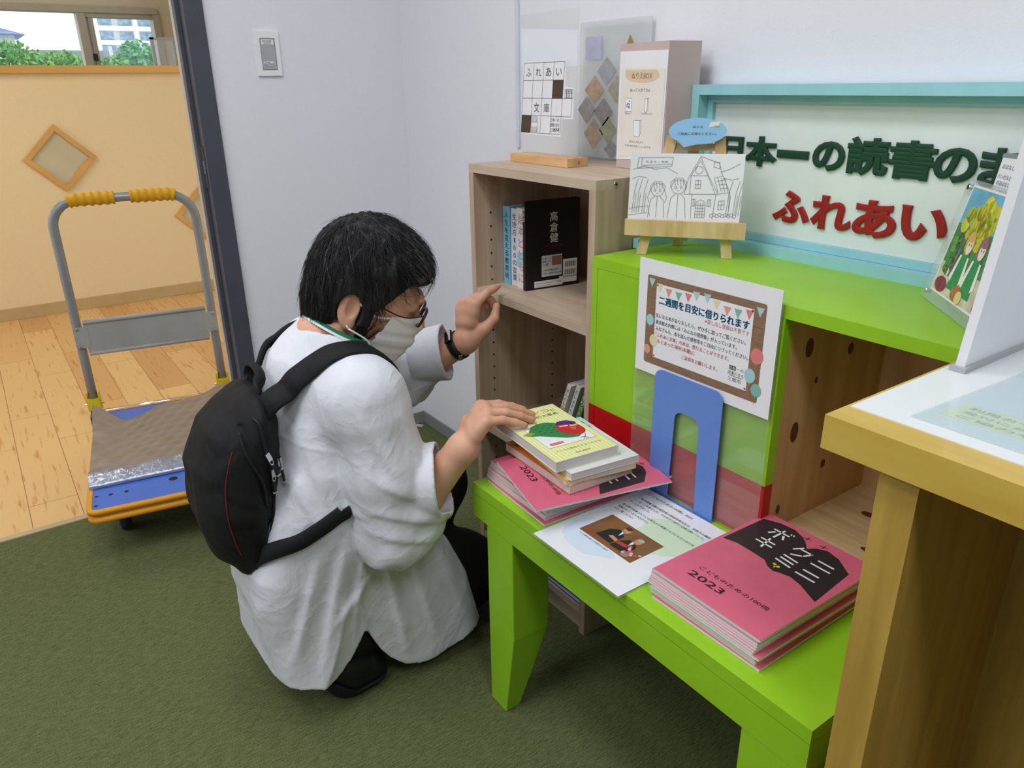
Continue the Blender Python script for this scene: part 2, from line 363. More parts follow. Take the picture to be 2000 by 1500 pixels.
# little white tag lying in the corner
r = root('floor_tag', 'little white printed tag lying on carpet in the corner', 'tag', (0.02, -0.035, 0))
bm = B(); boxm(bm, Matrix.Rotation(0.55, 4, 'Z'), (-0.014, -0.009, 0.0), (0.014, 0.009, 0.0012)); obj('card', bm, M_PAPER, r)
p = Print((0.02, -0.035, 0.0012), (math.cos(0.55), math.sin(0.55), 0), (-math.sin(0.55), math.cos(0.55), 0)); p.line([(-0.012, -0.007), (0.012, -0.007), (0.012, 0.007), (-0.012, 0.007)], 0.001, ink(190, 90, 90), 1, True); p.text('売約済', -0.009, -0.003, 0.006, ink(90, 70, 70), 1, 0.018); p.done('lettering', r)

# ---------------------------------------------------------------- hall beyond the doorway
HX = -2.6
bm = B(); box(bm, (HX-0.1, -4.2, 0), (HX, 1.6, 1.28)); struct(obj('wall_hall', bm, M_HALL, world=True))
bm = B(); box(bm, (HX, -4.2, 0), (HX+0.008, 1.6, 0.068)); struct(obj('baseboard_hall', bm, M_HBASE, world=True, bevel=0.002))
bm = B(); box(bm, (HX-0.13, -4.2, 1.28), (HX+0.025, 1.6, 1.32)); struct(obj('trim_3', bm, M_PINE, world=True, bevel=0.004))
bm = B(); box(bm, (-0.13, 1.5, 0), (HX, 1.6, 2.5)); struct(obj('wall_hall_end', bm, M_HALL, world=True))
# diamond windows set into the half wall
for cy, cz, lab in ((-0.783, 0.851, 'diamond-shaped frosted pane in a wooden frame on the cream wall, seen whole above the trolley handle'), (-0.07, 0.484, 'diamond-shaped frosted pane half hidden by the dark door frame')):
    r = root('diamond_window', lab, 'window', (HX, cy, cz), group='diamond windows of the hall wall')
    h = 0.178; wd = 0.026
    bm = B()
    c0 = [(0, h), (h, 0), (0, -h), (-h, 0)]; c1 = [(0, h-wd*1.414), (h-wd*1.414, 0), (0, -h+wd*1.414), (-h+wd*1.414, 0)]
    for i in range(4):
        a, b_, c_, d_ = c0[i], c0[(i+1) % 4], c1[(i+1) % 4], c1[i]
        add(bm, [(0.0, *a), (0.0, *b_), (0.0, *c_), (0.0, *d_), (0.02, *a), (0.02, *b_), (0.02, *c_), (0.02, *d_)], [(0, 1, 2, 3), (7, 6, 5, 4), (0, 4, 5, 1), (1, 5, 6, 2), (2, 6, 7, 3), (3, 7, 4, 0)])
    bmesh.ops.recalc_face_normals(bm, faces=bm.faces)
    obj('frame', bm, M_PINE, r)
    bm = B(); k = h-wd*1.35
    add(bm, [(0.006, 0, k), (0.006, k, 0), (0.006, 0, -k), (0.006, -k, 0), (0.001, 0, k), (0.001, k, 0), (0.001, 0, -k), (0.001, -k, 0)], [(3, 2, 1, 0), (4, 5, 6, 7), (0, 1, 5, 4), (1, 2, 6, 5), (2, 3, 7, 6), (3, 0, 4, 7)])
    obj('pane', bm, mat('frosted_glass', (206, 196, 164), 0.35, 0.05, 6), r)
# outer window wall behind the half wall
WX = -3.2
M_SASH = mat('beige_aluminium', (178, 170, 150), 0.4, 0.04, 10)
bm = B(); box(bm, (WX-0.12, -4.2, 0), (WX, 1.6, 1.0)); box(bm, (WX-0.12, -4.2, 1.66), (WX, 1.6, 2.5)); box(bm, (WX-0.12, -0.03, 1.0), (WX, 1.6, 1.66)); struct(obj('wall_outer', bm, mat('warm_plaster', (214, 202, 176), 0.8, 0.02, 20), world=True))
bm = B(); box(bm, (-4.1, -4.2, -0.06), (-2.95, 1.6, -0.001)); struct(obj('floor_outer', bm, M_BASE, world=True))
bm = B(); box(bm, (HX-0.12, 0.02, 1.32), (HX-0.02, 1.6, 2.5)); struct(obj('wall_pier', bm, M_HALL, world=True))
wf = B()
for lo, hi in (((WX-0.09, -4.2, 1.625), (WX+0.03, -0.03, 1.66)), ((WX-0.09, -0.482, 1.0), (WX+0.02, -0.436, 1.63)), ((WX-0.09, -0.06, 1.0), (WX+0.02, -0.02, 1.63)), ((WX-0.06, -0.436, 1.60), (WX+0.01, -0.06, 1.628)), ((WX-0.06, -0.425, 1.0), (WX+0.0, -0.395, 1.61)), ((WX-0.09, -4.2, 1.0), (WX+0.02, -0.03, 1.03))):
    box(wf, lo, hi)
wn = struct(obj('window_1', wf, M_SASH, world=True, bevel=0.003))
bm = B(); box(bm, (WX-0.045, -0.434, 1.0), (WX-0.041, -0.05, 1.62)); box(bm, (WX-0.045, -4.1, 1.0), (WX-0.041, -0.485, 1.62)); struct(obj('window_2', bm, M_GLASS, world=True))
bm = B(); box(bm, (WX-0.005, -0.437, 1.03), (WX+0.004, -0.433, 1.62)); box(bm, (WX-0.01, -0.43, 1.36), (WX+0.02, -0.41, 1.4)); struct(obj('trim_4', bm, M_BLACK, world=True))
# open glass vent leaf hung at the right end of the window
r = root('vent_leaf', 'small steel-edged glass leaf standing open above the right end of the wooden rail', 'window leaf', (-2.68, -0.148, 1.3202))
bm = B(); box(bm, (-0.012, -0.052, 0), (0.012, -0.035, 0.15)); box(bm, (-0.012, -0.052, 0.138), (0.012, 0.071, 0.15)); box(bm, (-0.008, 0.065, 0), (0.008, 0.071, 0.15)); obj('edge_frame', bm, M_STEEL, r)
bm = B(); box(bm, (-0.003, -0.035, 0.0), (0.003, 0.065, 0.138)); obj('pane', bm, M_GLASS, r)

# ---------------------------------------------------------------- outside
G0 = -2.6
bm = B(); box(bm, (-80, -60, G0-0.2), (-4.2, 60, G0)); struct(obj('ground', bm, mat('grey_paving', (170, 172, 168), 0.9, 0.1, 2), world=True))
def far(x, y30, z30):
    """a point on the ray that passes (-30, y30, z30), at plane x"""
    k = (2.365-x)/32.365
    return (x, -1.235+(y30+1.235)*k, 1.2+(z30-1.2)*k)
def leafball(bm, c, r, n, s, seed):
    g = np.random.default_rng(seed)
    for i in range(n):
        d = g.normal(size=3); d /= np.linalg.norm(d); q = Vector(c)+Vector(d*np.array(r)*(0.55+0.5*g.random()))
        a = Vector(g.normal(size=3)).normalized(); b_ = a.cross(Vector(g.normal(size=3))).normalized(); k = s*(0.6+0.8*g.random())
        vs = [bm.verts.new(q+a*k), bm.verts.new(q+b_*k*0.45), bm.verts.new(q-a*k), bm.verts.new(q-b_*k*0.45)]
        bm.faces.new(vs).material_index = int(g.random()*2)
LEAF = [mat('leaf_green', (142, 198, 112), 0.6, 0.1, 2), mat('leaf_dark', (96, 162, 88), 0.6, 0.1, 2)]
LEAF2 = [mat('leaf_blue_green', (132, 202, 152), 0.6, 0.1, 2), mat('leaf_blue_dark', (92, 164, 116), 0.6, 0.1, 2)]
M_BARK = mat('bark', (110, 92, 70), 0.9, 0.2, 8)
for nm, x, y3, z3, rr, mats, lab, sd in (
        ('bush', -12, 0.95, 1.96, (0.5, 0.34, 0.36), LEAF, 'bright green bush at the left edge of the window, below the house roof', 1),
        ('bush', -13, 1.75, 1.80, (0.6, 0.42, 0.3), LEAF, 'low light green bush in the middle of the left window pane', 2),
        ('bush', -15.5, 2.55, 1.92, (0.5, 0.3, 0.28), LEAF, 'light green bush beside the window mullion', 3),
        ('garden_tree', -12, 4.85, 2.14, (0.4, 0.26, 0.3), LEAF2, 'round bluish-green tree behind the right window pane', 4),
        ('bush', -11, 4.1, 1.92, (0.3, 0.18, 0.14), LEAF, 'small low bush left of the round tree in the right window pane', 5),
        ('garden_tree', -13, 5.75, 2.14, (0.4, 0.22, 0.34), LEAF2, 'olive green tree behind the open glass leaf', 6)):
    c = far(x, y3, z3); r = root(nm, lab, 'tree' if nm == 'garden_tree' else 'bush', (c[0], c[1], G0), group='plants outside the window')
    bm = B(); leafball(bm, (0, 0, c[2]-G0), rr, 900, 0.055, sd); leafball(bm, (0, 0, c[2]-G0-0.35), (rr[0]*1.1, rr[1]*1.15, 0.35), 300, 0.06, sd+20); obj('crown', bm, mats, r)
    bm = B(); tube(bm, [(0, 0, 0), (0.03, 0.02, (c[2]-G0)*0.6), (0, 0, c[2]-G0)], [0.07, 0.05, 0.02], 8); obj('trunk', bm, M_BARK, r)
# grey garden wall
a = far(-20, 1.3, 2.47); b_ = far(-20, 7.5, 2.47)
bm = B(); box(bm, (-20.2, a[1], G0), (-20, b_[1], a[2])); tag(obj('garden_wall', bm, mat('grey_concrete', (160, 166, 170), 0.85, 0.08, 3), world=True), 'plain grey concrete wall behind the bushes outside', 'wall')
# slim white pole
a = far(-14, 4.03, 2.62); bm = B(); tube(bm, [(a[0], a[1], G0), a], 0.03, 8); tag(obj('signal_pole', bm, mat('pole_white', (225, 228, 230), 0.5), world=True), 'slim white pole in front of the grey wall in the right window pane', 'pole')
# apartment block
bx = -150; p0 = far(bx, 3.6, 2.3); p1 = far(bx, 6.4, 3.95); fl = (3.62-2.69)/2*(2.365-bx)/32.365*0.99
r = root('apartment_block', 'pale apartment block with balconies filling the right window pane', 'building', (bx, p0[1], G0))
W_ = p1[1]-p0[1]; Hh = p1[2]-G0
bm = B(); box(bm, (-10, 0, 0), (0, W_, Hh)); obj('facade', bm, mat('pale_concrete', (222, 220, 216), 0.8, 0.03, 1), r)
MW = mat('curtained_window', (168, 196, 214), 0.2, 0.12, 1.5, c2=(120, 150, 170)); MB_ = mat('balcony_white', (236, 238, 240), 0.7, 0.02, 1)
zb = far(bx, 3.6, 3.19)[2]-G0
for k in range(-2, 3):
    z = zb+k*fl
    bm = B(); box(bm, (0, 0, z-0.35), (1.2, W_, z+0.35)); obj('balcony', bm, MB_, r)
    for j in range(4):
        y = W_*(0.05+0.245*j); bm = B(); box(bm, (0, y, z+0.4), (0.06, y+W_*0.17, z+fl*0.8)); q = obj('window', bm, MW, r)
for j in range(3):
    y = (0.0, W_*0.455, W_*0.95)[j]; bm = B(); box(bm, (0, y, 0), (1.3, y+W_*0.05, Hh)); obj('pier', bm, MB_, r)
# blue-roofed house
hx = -60; q0 = far(hx, -1.2, 2.4); q1 = far(hx, 1.35, 3.02); q2 = far(hx, 0.75, 3.28)
r = root('blue_roofed_house', 'white house with a blue-grey hipped roof at the left of the window', 'house', (hx, q0[1], G0))
W_ = q1[1]-q0[1]; zt = q1[2]-G0; zr = q2[2]-G0
bm = B(); box(bm, (-6, 0, 0), (-0.5, W_-0.3, zt)); obj('walls', bm, mat('house_white', (230, 234, 240), 0.8, 0.03, 1), r)
bm = B(); yr = q2[1]-q0[1]
add(bm, [(-6.6, -0.4, zt-0.1), (0.1, -0.4, zt-0.1), (0.1, W_+0.3, zt-0.15), (-6.6, W_+0.3, zt-0.15), (-3.3, 0.5, zr), (-3.3, yr, zr)], [(3, 2, 1, 0), (0, 1, 4), (1, 2, 5, 4), (2, 3, 5), (3, 0, 4, 5)]); obj('roof', bm, mat('roof_blue', (112, 136, 186), 0.6, 0.1, 1.5), r)
bm = B(); box(bm, (-0.5, W_*0.1, zt-1.0), (-0.46, W_*0.6, zt-0.35)); obj('window', bm, MW, r)

# ---------------------------------------------------------------- wooden shelf
SX0, SX1, SY, SZ = 0.846, 1.286, -0.291, 1.032
r = root('book_shelf', 'open greige wooden shelf unit standing against the back wall beside the green cabinet', 'shelf', (SX0, 0, 0))
SWd = SX1-SX0; t_ = 0.0185
bm = B(); box(bm, (0, SY, 0), (t_, -0.004, SZ-t_)); obj('side_panel', bm, M_SHELF, r, bevel=0.0006, seg=1)
bm = B(); box(bm, (SWd-t_, SY, 0), (SWd, -0.004, SZ-t_)); obj('side_panel', bm, M_SHELF, r, bevel=0.0006, seg=1)
bm = B(); box(bm, (0, SY, SZ-t_), (SWd, -0.004, SZ)); obj('top_panel', bm, M_SHELFH, r, bevel=0.0006, seg=1)
bm = B(); box(bm, (t_, -0.012, 0.02), (SWd-t_, -0.006, SZ-t_)); box(bm, (SWd*0.5-0.002, -0.0135, 0.02), (SWd*0.5+0.002, -0.012, SZ-t_)); obj('back_panel', bm, M_SHELF, r)
for z0 in (0.729, 0.38, 0.052):
    bm = B(); box(bm, (t_, SY+0.001, z0), (SWd-t_, -0.012, z0+0.018)); obj('shelf_board', bm, M_SHELFH, r, bevel=0.0006, seg=1)
bm = B(); box(bm, (t_, SY+0.012, 0.0), (SWd-t_, SY+0.024, 0.052)); obj('plinth', bm, M_SHELFH, r)
bm = B()
for x_, sg in ((t_, 1), (SWd-t_, -1)):
    for y_ in (SY+0.045, -0.06):
        for k in range(26):
            z = 0.12+k*0.032
            tube(bm, [(x_-0.001*sg, y_, z), (x_+0.0006*sg, y_, z)], 0.0026, 8)
q = obj('peg_hole', bm, M_BLACK, r); q['kind'] = 'stuff'
bm = B(); tube(bm, [(SWd-0.001, SY+0.05, SZ-0.01), (SWd+0.0015, SY+0.05, SZ-0.01)], 0.0065, 18); s_ = obj('screw_head', bm, M_CHROME, r)
bm = B(); box(bm, (SWd+0.0014, SY+0.0462, SZ-0.0107), (SWd+0.0019, SY+0.0538, SZ-0.0093)); box(bm, (SWd+0.0014, SY+0.0493, SZ-0.0138), (SWd+0.0019, SY+0.0507, SZ-0.0062)); obj('screw_slot', bm, M_BLACK, s_)

# ---------------------------------------------------------------- green bench and green cabinet on it
BX0, BX1, BY, BZ = 1.272, 2.012, -0.57, 0.493
r = root('green_bench', 'long lime green painted bench with thick legs carrying pink booklets', 'bench', (BX0, 0, 0))
L_ = BX1-BX0
bm = B(); box(bm, (0, BY, BZ-0.022), (L_, -0.3, BZ)); box(bm, (0.018, -0.3, BZ-0.022), (L_, -0.004, BZ)); obj('bench_top', bm, M_GREEN, r, bevel=0.005, seg=3)
bm = B(); box(bm, (0.0, BY, BZ-0.072), (L_, BY+0.022, BZ-0.0215)); box(bm, (0.0, BY+0.022, BZ-0.072), (0.022, -0.3, BZ-0.0215)); box(bm, (L_-0.022, BY+0.022, BZ-0.072), (L_, -0.004, BZ-0.0215)); obj('apron', bm, M_GREEN, r, bevel=0.003)
def bleg(x0, x1, y0, y1, sx, sy):
    """square leg, its inner sides cut in towards the foot"""
    bm = B(); fx0, fx1 = (x0, x0+0.054) if sx > 0 else (x1-0.054, x1); fy0, fy1 = (y0, y0+0.034) if sy > 0 else (y1-0.034, y1)
    z = [(BZ-0.073, x0, x1, y0, y1), (0.2, x0, x1, y0, y1), (0.0, fx0, fx1, fy0, fy1)]
    vs = []
    for zz, a, b_, c_, d_ in z: vs += [(a, c_, zz), (b_, c_, zz), (b_, d_, zz), (a, d_, zz)]
    f = [(0, 1, 2, 3), (11, 10, 9, 8)]
    for k in (0, 4):
        for i in range(4): f.append((k+i, k+4+i, k+4+(i+1) % 4, k+(i+1) % 4))
    add(bm, vs, f); bmesh.ops.recalc_face_normals(bm, faces=bm.faces); return bm
for x0, x1, sx in ((0.044, 0.128, 1), (L_-0.095, L_-0.008, -1)):
    for y0, y1, sy in ((BY+0.001, BY+0.086, 1), (-0.095, -0.01, -1)):
        obj('leg', bleg(x0, x1, y0, y1, sx, sy), M_GREEN, r, bevel=0.002)
CX0, CX1, CY, CZ = 1.298, 1.978, -0.305, 0.897
r = root('green_cabinet', 'lime green cabinet with a red lower band and open pine compartment on the bench', 'cabinet', (CX0, 0, BZ))
W_ = CX1-CX0; H_ = CZ-BZ; rz = 0.106; DX = 0.425
bm = B(); box(bm, (0, CY, H_-0.02), (W_, -0.004, H_)); obj('top_panel', bm, M_GREEN, r, bevel=0.0015)
def two_tone(bm, x0, x1, y0, y1, z1):
    box(bm, (x0, y0, 0.0), (x1, y1, rz), 1); box(bm, (x0, y0, rz), (x1, y1, z1), 0)
bm = B(); two_tone(bm, 0, 0.0155, CY, -0.004, H_-0.0202); obj('side_panel', bm, [M_GREEN, M_RED], r)
bm = B(); two_tone(bm, 0.0165, DX-0.012, CY, CY+0.018, H_-0.0205); obj('front_panel', bm, [M_GREEN, M_RED], r)
bm = B(); two_tone(bm, DX-0.012, DX+0.003, CY, CY+0.02, H_-0.0205); obj('divider_edge', bm, [M_GREEN, M_RED], r)
bm = B(); box(bm, (DX-0.012, CY+0.0205, 0), (DX+0.003, -0.012, H_-0.0205)); obj('divider', bm, M_PINEIN, r)
for y_, z_, ry, rz_ in ((-0.235, 0.325, 0.010, 0.016), (-0.245, 0.185, 0.010, 0.018), (-0.205, 0.265, 0.004, 0.006), (-0.262, 0.05, 0.005, 0.009), (-0.15, 0.1, 0.006, 0.008), (-0.12, 0.3, 0.008, 0.01)):
    bm = B(); add(bm, [(DX+0.0034, y_+ry*math.cos(a), z_+rz_*math.sin(a)) for a in [2*math.pi*i/14 for i in range(14)]], [tuple(range(14))]); obj('wood_knot', bm, M_KNOT, r)
bm = B(); box(bm, (DX+0.003, CY+0.002, 0.0), (W_-0.015, -0.012, 0.014)); obj('compartment_floor', bm, M_PINEFL, r)
for x_, y_, rx, ry in ((DX+0.07, -0.1, 0.012, 0.008), (DX+0.13, -0.2, 0.012, 0.006), (DX+0.19, -0.13, 0.01, 0.006)):
    bm = B(); add(bm, [(x_+rx*math.cos(a), y_+ry*math.sin(a), 0.0144) for a in [2*math.pi*i/14 for i in range(14)]], [tuple(range(14))]); obj('wood_knot', bm, M_KNOT, r)
bm = B(); box(bm, (0.0165, -0.012, 0), (W_-0.001, -0.005, H_-0.0205)); obj('back_panel', bm, M_PINEIN, r)
bm = B(); two_tone(bm, W_-0.015, W_, CY, -0.0125, H_-0.0205); obj('side_panel', bm, [M_GREEN, M_RED], r)

# ---------------------------------------------------------------- sign on the cabinet
r = root('wooden_sign', 'pale sign board in a turquoise frame with raised green and red letters', 'sign', (1.2885, -0.055, CZ))
X1 = 0.69; T_ = 0.296
def frame_bars(x0, x1, z0, z1, wl, y0, y1):
    bm = B(); box(bm, (x0, y0, z1-wl), (x1, y1, z1)); box(bm, (x0, y0, z0), (x1, y1, z0+wl)); box(bm, (x0, y0, z0+wl), (x0+wl, y1, z1-wl)); box(bm, (x1-wl, y0, z0+wl), (x1, y1, z1-wl)); return bm
obj('outer_frame', frame_bars(0, X1, 0, T_, 0.018, 0, 0.05), M_CYAN, r, bevel=0.0015)
obj('inner_frame', frame_bars(0.0185, X1-0.0185, 0.0185, T_-0.0185, 0.013, 0.025, 0.048), M_CYAN, r, bevel=0.001)
bm = B(); box(bm, (0.0318, 0.034, 0.0318), (X1-0.0318, 0.046, T_-0.0318)); obj('board', bm, M_BOARD, r)
bm = B(); box(bm, (0.0, -0.138, 0.0), (0.014, -0.0005, 0.019)); obj('foot_rail', bm, M_CYAN, r, bevel=0.0015)
M_LG = mat('letter_green', (16, 66, 44), 0.5, 0.06, 20); M_LR = mat('letter_red', (160, 28, 22), 0.5, 0.06, 20)
def letter(ch, x0, x1, z0, z1, m):
    """raised letter board: glyph thickened by a rounded edge"""
    v, f = glyphs(ch, 0.044, 0.03, 4)
    ax, bx_ = min(p[0] for p in v), max(p[0] for p in v); az, bz_ = min(p[1] for p in v), max(p[1] for p in v); cz, dz = min(p[2] for p in v), max(p[2] for p in v)
    bm = B(); vs = [bm.verts.new((x0+(p[0]-ax)/(bx_-ax)*(x1-x0), -0.0212-0.0052*(p[2]-cz)/(dz-cz), z0+(p[1]-az)/(bz_-az)*(z1-z0))) for p in v]
    for t in f:
        try: bm.faces.new([vs[i] for i in t])
        except ValueError: pass
    obj('letter', bm, m, r, world=True)
for ch, x0, x1, z0, z1 in (('日', 1.347, 1.396, 1.055, 1.101), ('本', 1.400, 1.473, 1.051, 1.104), ('一', 1.473, 1.538, 1.069, 1.083), ('の', 1.546, 1.607, 1.053, 1.102), ('読', 1.610, 1.684, 1.051, 1.112), ('書', 1.684, 1.759, 1.051, 1.110), ('の', 1.756, 1.819, 1.052, 1.103), ('ま', 1.822, 1.874, 1.051, 1.106), ('ち', 1.878, 1.926, 1.052, 1.104)):
    letter(ch, x0, x1, z0, z1, M_LG)
for ch, x0, x1, z0, z1 in (('ふ', 1.477, 1.555, 0.957, 1.014), ('れ', 1.557, 1.635, 0.955, 1.013), ('あ', 1.638, 1.714, 0.953, 1.014), ('い', 1.719, 1.796, 0.959, 1.013)):
    letter(ch, x0, x1, z0, z1, M_LR)

# ---------------------------------------------------------------- counter desk at the right
KX, KY, KZ = 1.99, -0.607, 0.90
r = root('counter_desk', 'golden beech counter desk with a white top at the right edge', 'desk', (KX, KY, 0))
bm = B(); box(bm, (0, 0, KZ-0.036), (1.0, 0.604, KZ-0.0004)); obj('edge_band', bm, M_COUNT, r, bevel=0.007, seg=4)
bm = B(); box(bm, (0.004, 0.036, KZ-0.0004), (0.964, 0.60, KZ+0.0006)); obj('white_top', bm, M_TOP, r)
bm = B(); box(bm, (0.056, 0.012, 0), (0.094, 0.60, KZ-0.036)); obj('side_panel', bm, M_COUNTV, r, bevel=0.002)
bm = B(); box(bm, (0.9, 0.012, 0), (0.938, 0.60, KZ-0.036)); obj('side_panel', bm, M_COUNTV, r, bevel=0.002)
bm = B(); box(bm, (0.094, 0.285, 0.03), (0.9, 0.305, KZ-0.036)); obj('back_panel', bm, M_COUNTV, r)
# partition screen standing on the counter
r = root('partition_screen', 'tall white desk partition rising from the counter at the right edge', 'partition', (2.004, -0.391, KZ+0.0006))
bm = B(); prism(bm, [(0, 0.006), (0.010, 0.006), (0.040, 0.42), (0.030, 0.42)], (0, 0.38, 0), (1, 0, 0), (0, 0, 1), 0.38); obj('panel', bm, mat('partition_white', (238, 238, 242), 0.35, 0.01, 20), r, bevel=0.004, seg=3)
bm = B(); box(bm, (-0.003, -0.006, 0), (0.014, 0.384, 0.006)); obj('foot_strip', bm, mat('grey_foot', (176, 178, 182), 0.3, 0.02, 20), r, bevel=0.002)
# clear desk mat with a yellow note under it
r = root('desk_mat', 'clear bluish desk mat covering the white counter top', 'desk mat', (2.043, -0.551, KZ+0.0007))
def mat_pts(): return [(0, 0), (0.8, 0), (0.8, 0.4), (0.01, 0.3)]
bm = B(); prism(bm, [(0, 0), (0.85, 0), (0.85, 0.5), (0.012, 0.5), (0.0115, 0.2)], (0, 0, 0.0009), (1, 0, 0), (0, 1, 0), 0.0012)
obj('clear_sheet', bm, clear('blue_clear_film', (0.93, 0.97, 0.98), 0.82, 0.12, (0.78, 0.86, 0.89)), r)
r = root('yellow_note', 'yellow note strip printed with grey text beneath the clear desk mat', 'note', (2.055, -0.521, KZ+0.0007))
bm = B(); prism(bm, [(0, 0), (0.25, 0.0), (0.25, 0.045), (0.004, 0.045)], (0, 0, 0), (1, 0.0, 0), (0, 1, 0), 0.0003); obj('paper', bm, mat('note_yellow', (232, 240, 172), 0.7, 0.02, 20), r)
p = Print((2.055, -0.521, KZ+0.001), (1, 0, 0), (0, 1, 0)); p.text('利用カードを持っていない方は', 0.012, 0.031, 0.009, ink(110, 120, 110), 0, 0.2); p.text('受付にお申し出ください', 0.012, 0.018, 0.008, ink(120, 150, 150), 0, 0.16); p.text('ご協力をお願いします', 0.012, 0.005, 0.008, ink(110, 120, 110), 0, 0.18); p.done('lettering', r)
# ---------------------------------------------------------------- books in the shelf
def book(name, label, loc, th, dp, ht, cover, spine_txt=None, txtcol=(30, 30, 34), rz=0.0, lean=0.0, group='books in the wooden shelf', band=None):
    """standing book: spine towards -y, thickness along x; parts cover and pages"""
    r = root(name, label, 'book', loc, rz, group); r.rotation_euler = (0, lean, rz)
    c = 0.0016
    bm = B(); box(bm, (0, 0, 0), (c, dp, ht)); box(bm, (th-c, 0, 0), (th, dp, ht)); box(bm, (0, -0.0012, 0), (th, 0.0006, ht)); obj('cover', bm, cover, r, bevel=0.0005, seg=1)
    bm = B(); box(bm, (c, 0.0008, 0.002), (th-c, dp-0.003, ht-0.002)); obj('pages', bm, M_PAGES, r)
    if spine_txt:
        m4 = wmat(r); p = Print(m4 @ Vector((0, -0.0013, 0)), m4.to_3x3() @ Vector((1, 0, 0)), m4.to_3x3() @ Vector((0, 0, 1)), 0.0002)
        if band: p.rect(0, band[0], th, band[1], band[2], 0)
        n = len(spine_txt); z1 = ht*0.95; dz = min(ht*0.88/n, th*1.05)
        for i, ch in enumerate(spine_txt):
            if ch != ' ': p.text(ch, th*0.5, z1-dz*(i+0.9), dz*0.92, ink(*txtcol), 1, width=min(th*0.62, dz*0.9)*(0.25 if ch == '1' else 0.6 if ch == '0' else 1), align='c')
        p.done('lettering', r)
    return r
ZB = 0.7475
book('blue_book', 'pale blue paperback with dark spine lettering, leftmost on the upper shelf', (0.868, -0.212, ZB), 0.0275, 0.14, 0.185, mat('cover_blue', (128, 190, 216), 0.5), '人生を変える教育術', (24, 44, 70))
book('white_book', 'white paperback with black spine lettering beside the pale blue one', (0.8962, -0.209, ZB), 0.0275, 0.14, 0.183, mat('cover_white', (238, 238, 236), 0.5), '生き方100の言葉', (30, 30, 30))
book('cream_book', 'white paperback with a light blue band touching the black book', (0.9242, -0.212, ZB), 0.0305, 0.14, 0.187, mat('cover_cream', (236, 230, 228), 0.5), '絵本とともに', (196, 130, 160), band=(0.05, 0.085, ink(160, 208, 220)))
r = book('black_book', 'large black book with white brush lettering on the upper shelf', (0.9560, -0.218, ZB), 0.0112, 0.146, 0.205, mat('cover_black', (16, 16, 18), 0.35), '高倉健', (220, 220, 220), rz=-0.115)
m4 = wmat(r); e1 = m4.to_3x3() @ Vector((0, 1, 0))
p = Print(m4 @ Vector((0.0112, 0, 0)), e1, (0, 0, 1), 0.0003)
for i, (ch, wd) in enumerate((('高', 0.021), ('倉', 0.023), ('健', 0.023))): p.text(ch, 0.064, 0.158-0.0245*i, 0.0235, ink(236, 236, 236), 2, width=wd, bold=0.004)
p.text('KEN TAKAKURA', 0.05, 0.0985, 0.004, ink(180, 30, 30), 2, width=0.05)
p.rrect(0.042, 0.028, 0.098, 0.078, 0.002, ink(206, 206, 208), 1); p.rect(0.07, 0.053, 0.0965, 0.075, ink(140, 110, 78), 2); p.text('日本一の', 0.044, 0.068, 0.006, ink(40, 40, 44), 2, 0.024); p.text('読書のまち', 0.044, 0.061, 0.006, ink(40, 40, 44), 2, 0.024); p.text('三郷', 0.044, 0.0535, 0.0065, ink(40, 40, 44), 2, 0.016)
p.text('三郷市読書応援団', 0.046, 0.041, 0.005, ink(40, 40, 44), 2, 0.042); p.text('日本一の読書のまち三郷', 0.046, 0.0335, 0.005, ink(40, 40, 44), 2, 0.05)
p.rect(0.101, 0.02, 0.14, 0.064, ink(240, 240, 240), 2); p.rect(0.022, 0.004, 0.1, 0.019, ink(240, 240, 240), 3); p.rect(0.09, 0.008, 0.14, 0.024, ink(240, 240, 240), 2)
for q in range(16):
    for zz in (0.026, 0.045): p.rect(0.106+q*0.0019, zz, 0.106+q*0.0019+0.0006+0.0006*(q % 3 == 0), zz+0.013, ink(30, 30, 30), 4)
p.text('ISBN978-4-00-022-3  C0095', 0.026, 0.012, 0.004, ink(40, 40, 40), 4, 0.07); p.text('定価 本体1200円+税', 0.026, 0.0065, 0.003, ink(40, 40, 40), 4, 0.04)
p.done('lettering', r)
book('yellow_book', 'thin white and yellow booklet leaning in the lower shelf', (1.083, -0.235, 0.4055), 0.012, 0.15, 0.182, mat('cover_lemon', (240, 236, 226), 0.5), 'ほんのもり', (40, 40, 46), lean=0.36, band=(0.03, 0.115, ink(236, 190, 40)))
book('red_spotted_book', 'thin white booklet with a red mark leaning against the right side in the lower shelf', (1.107, -0.23, 0.4055), 0.013, 0.15, 0.187, mat('cover_offwhite', (232, 230, 228), 0.5), 'としょかんへ', (60, 60, 66), lean=0.36, band=(0.05, 0.07, ink(200, 50, 60)))
book('green_book', 'dark green booklet leaning last in the lower shelf', (1.132, -0.228, 0.4055), 0.014, 0.15, 0.178, mat('cover_darkgreen', (96, 120, 84), 0.5), 'もりのえほん', (230, 230, 226), lean=0.36)
r = root('navy_book', 'blue book lying on the lowest board behind the bench', 'book', (1.13, -0.285, 0.0703), group='books in the wooden shelf')
bm = B(); box(bm, (0, 0, 0), (0.13, 0.18, 0.0016)); box(bm, (0, 0, 0.0124), (0.13, 0.18, 0.014)); obj('cover', bm, mat('cover_navy', (40, 90, 180), 0.4), r)
bm = B(); box(bm, (0.002, 0.002, 0.0017), (0.128, 0.178, 0.0123)); obj('pages', bm, M_PAGES, r)

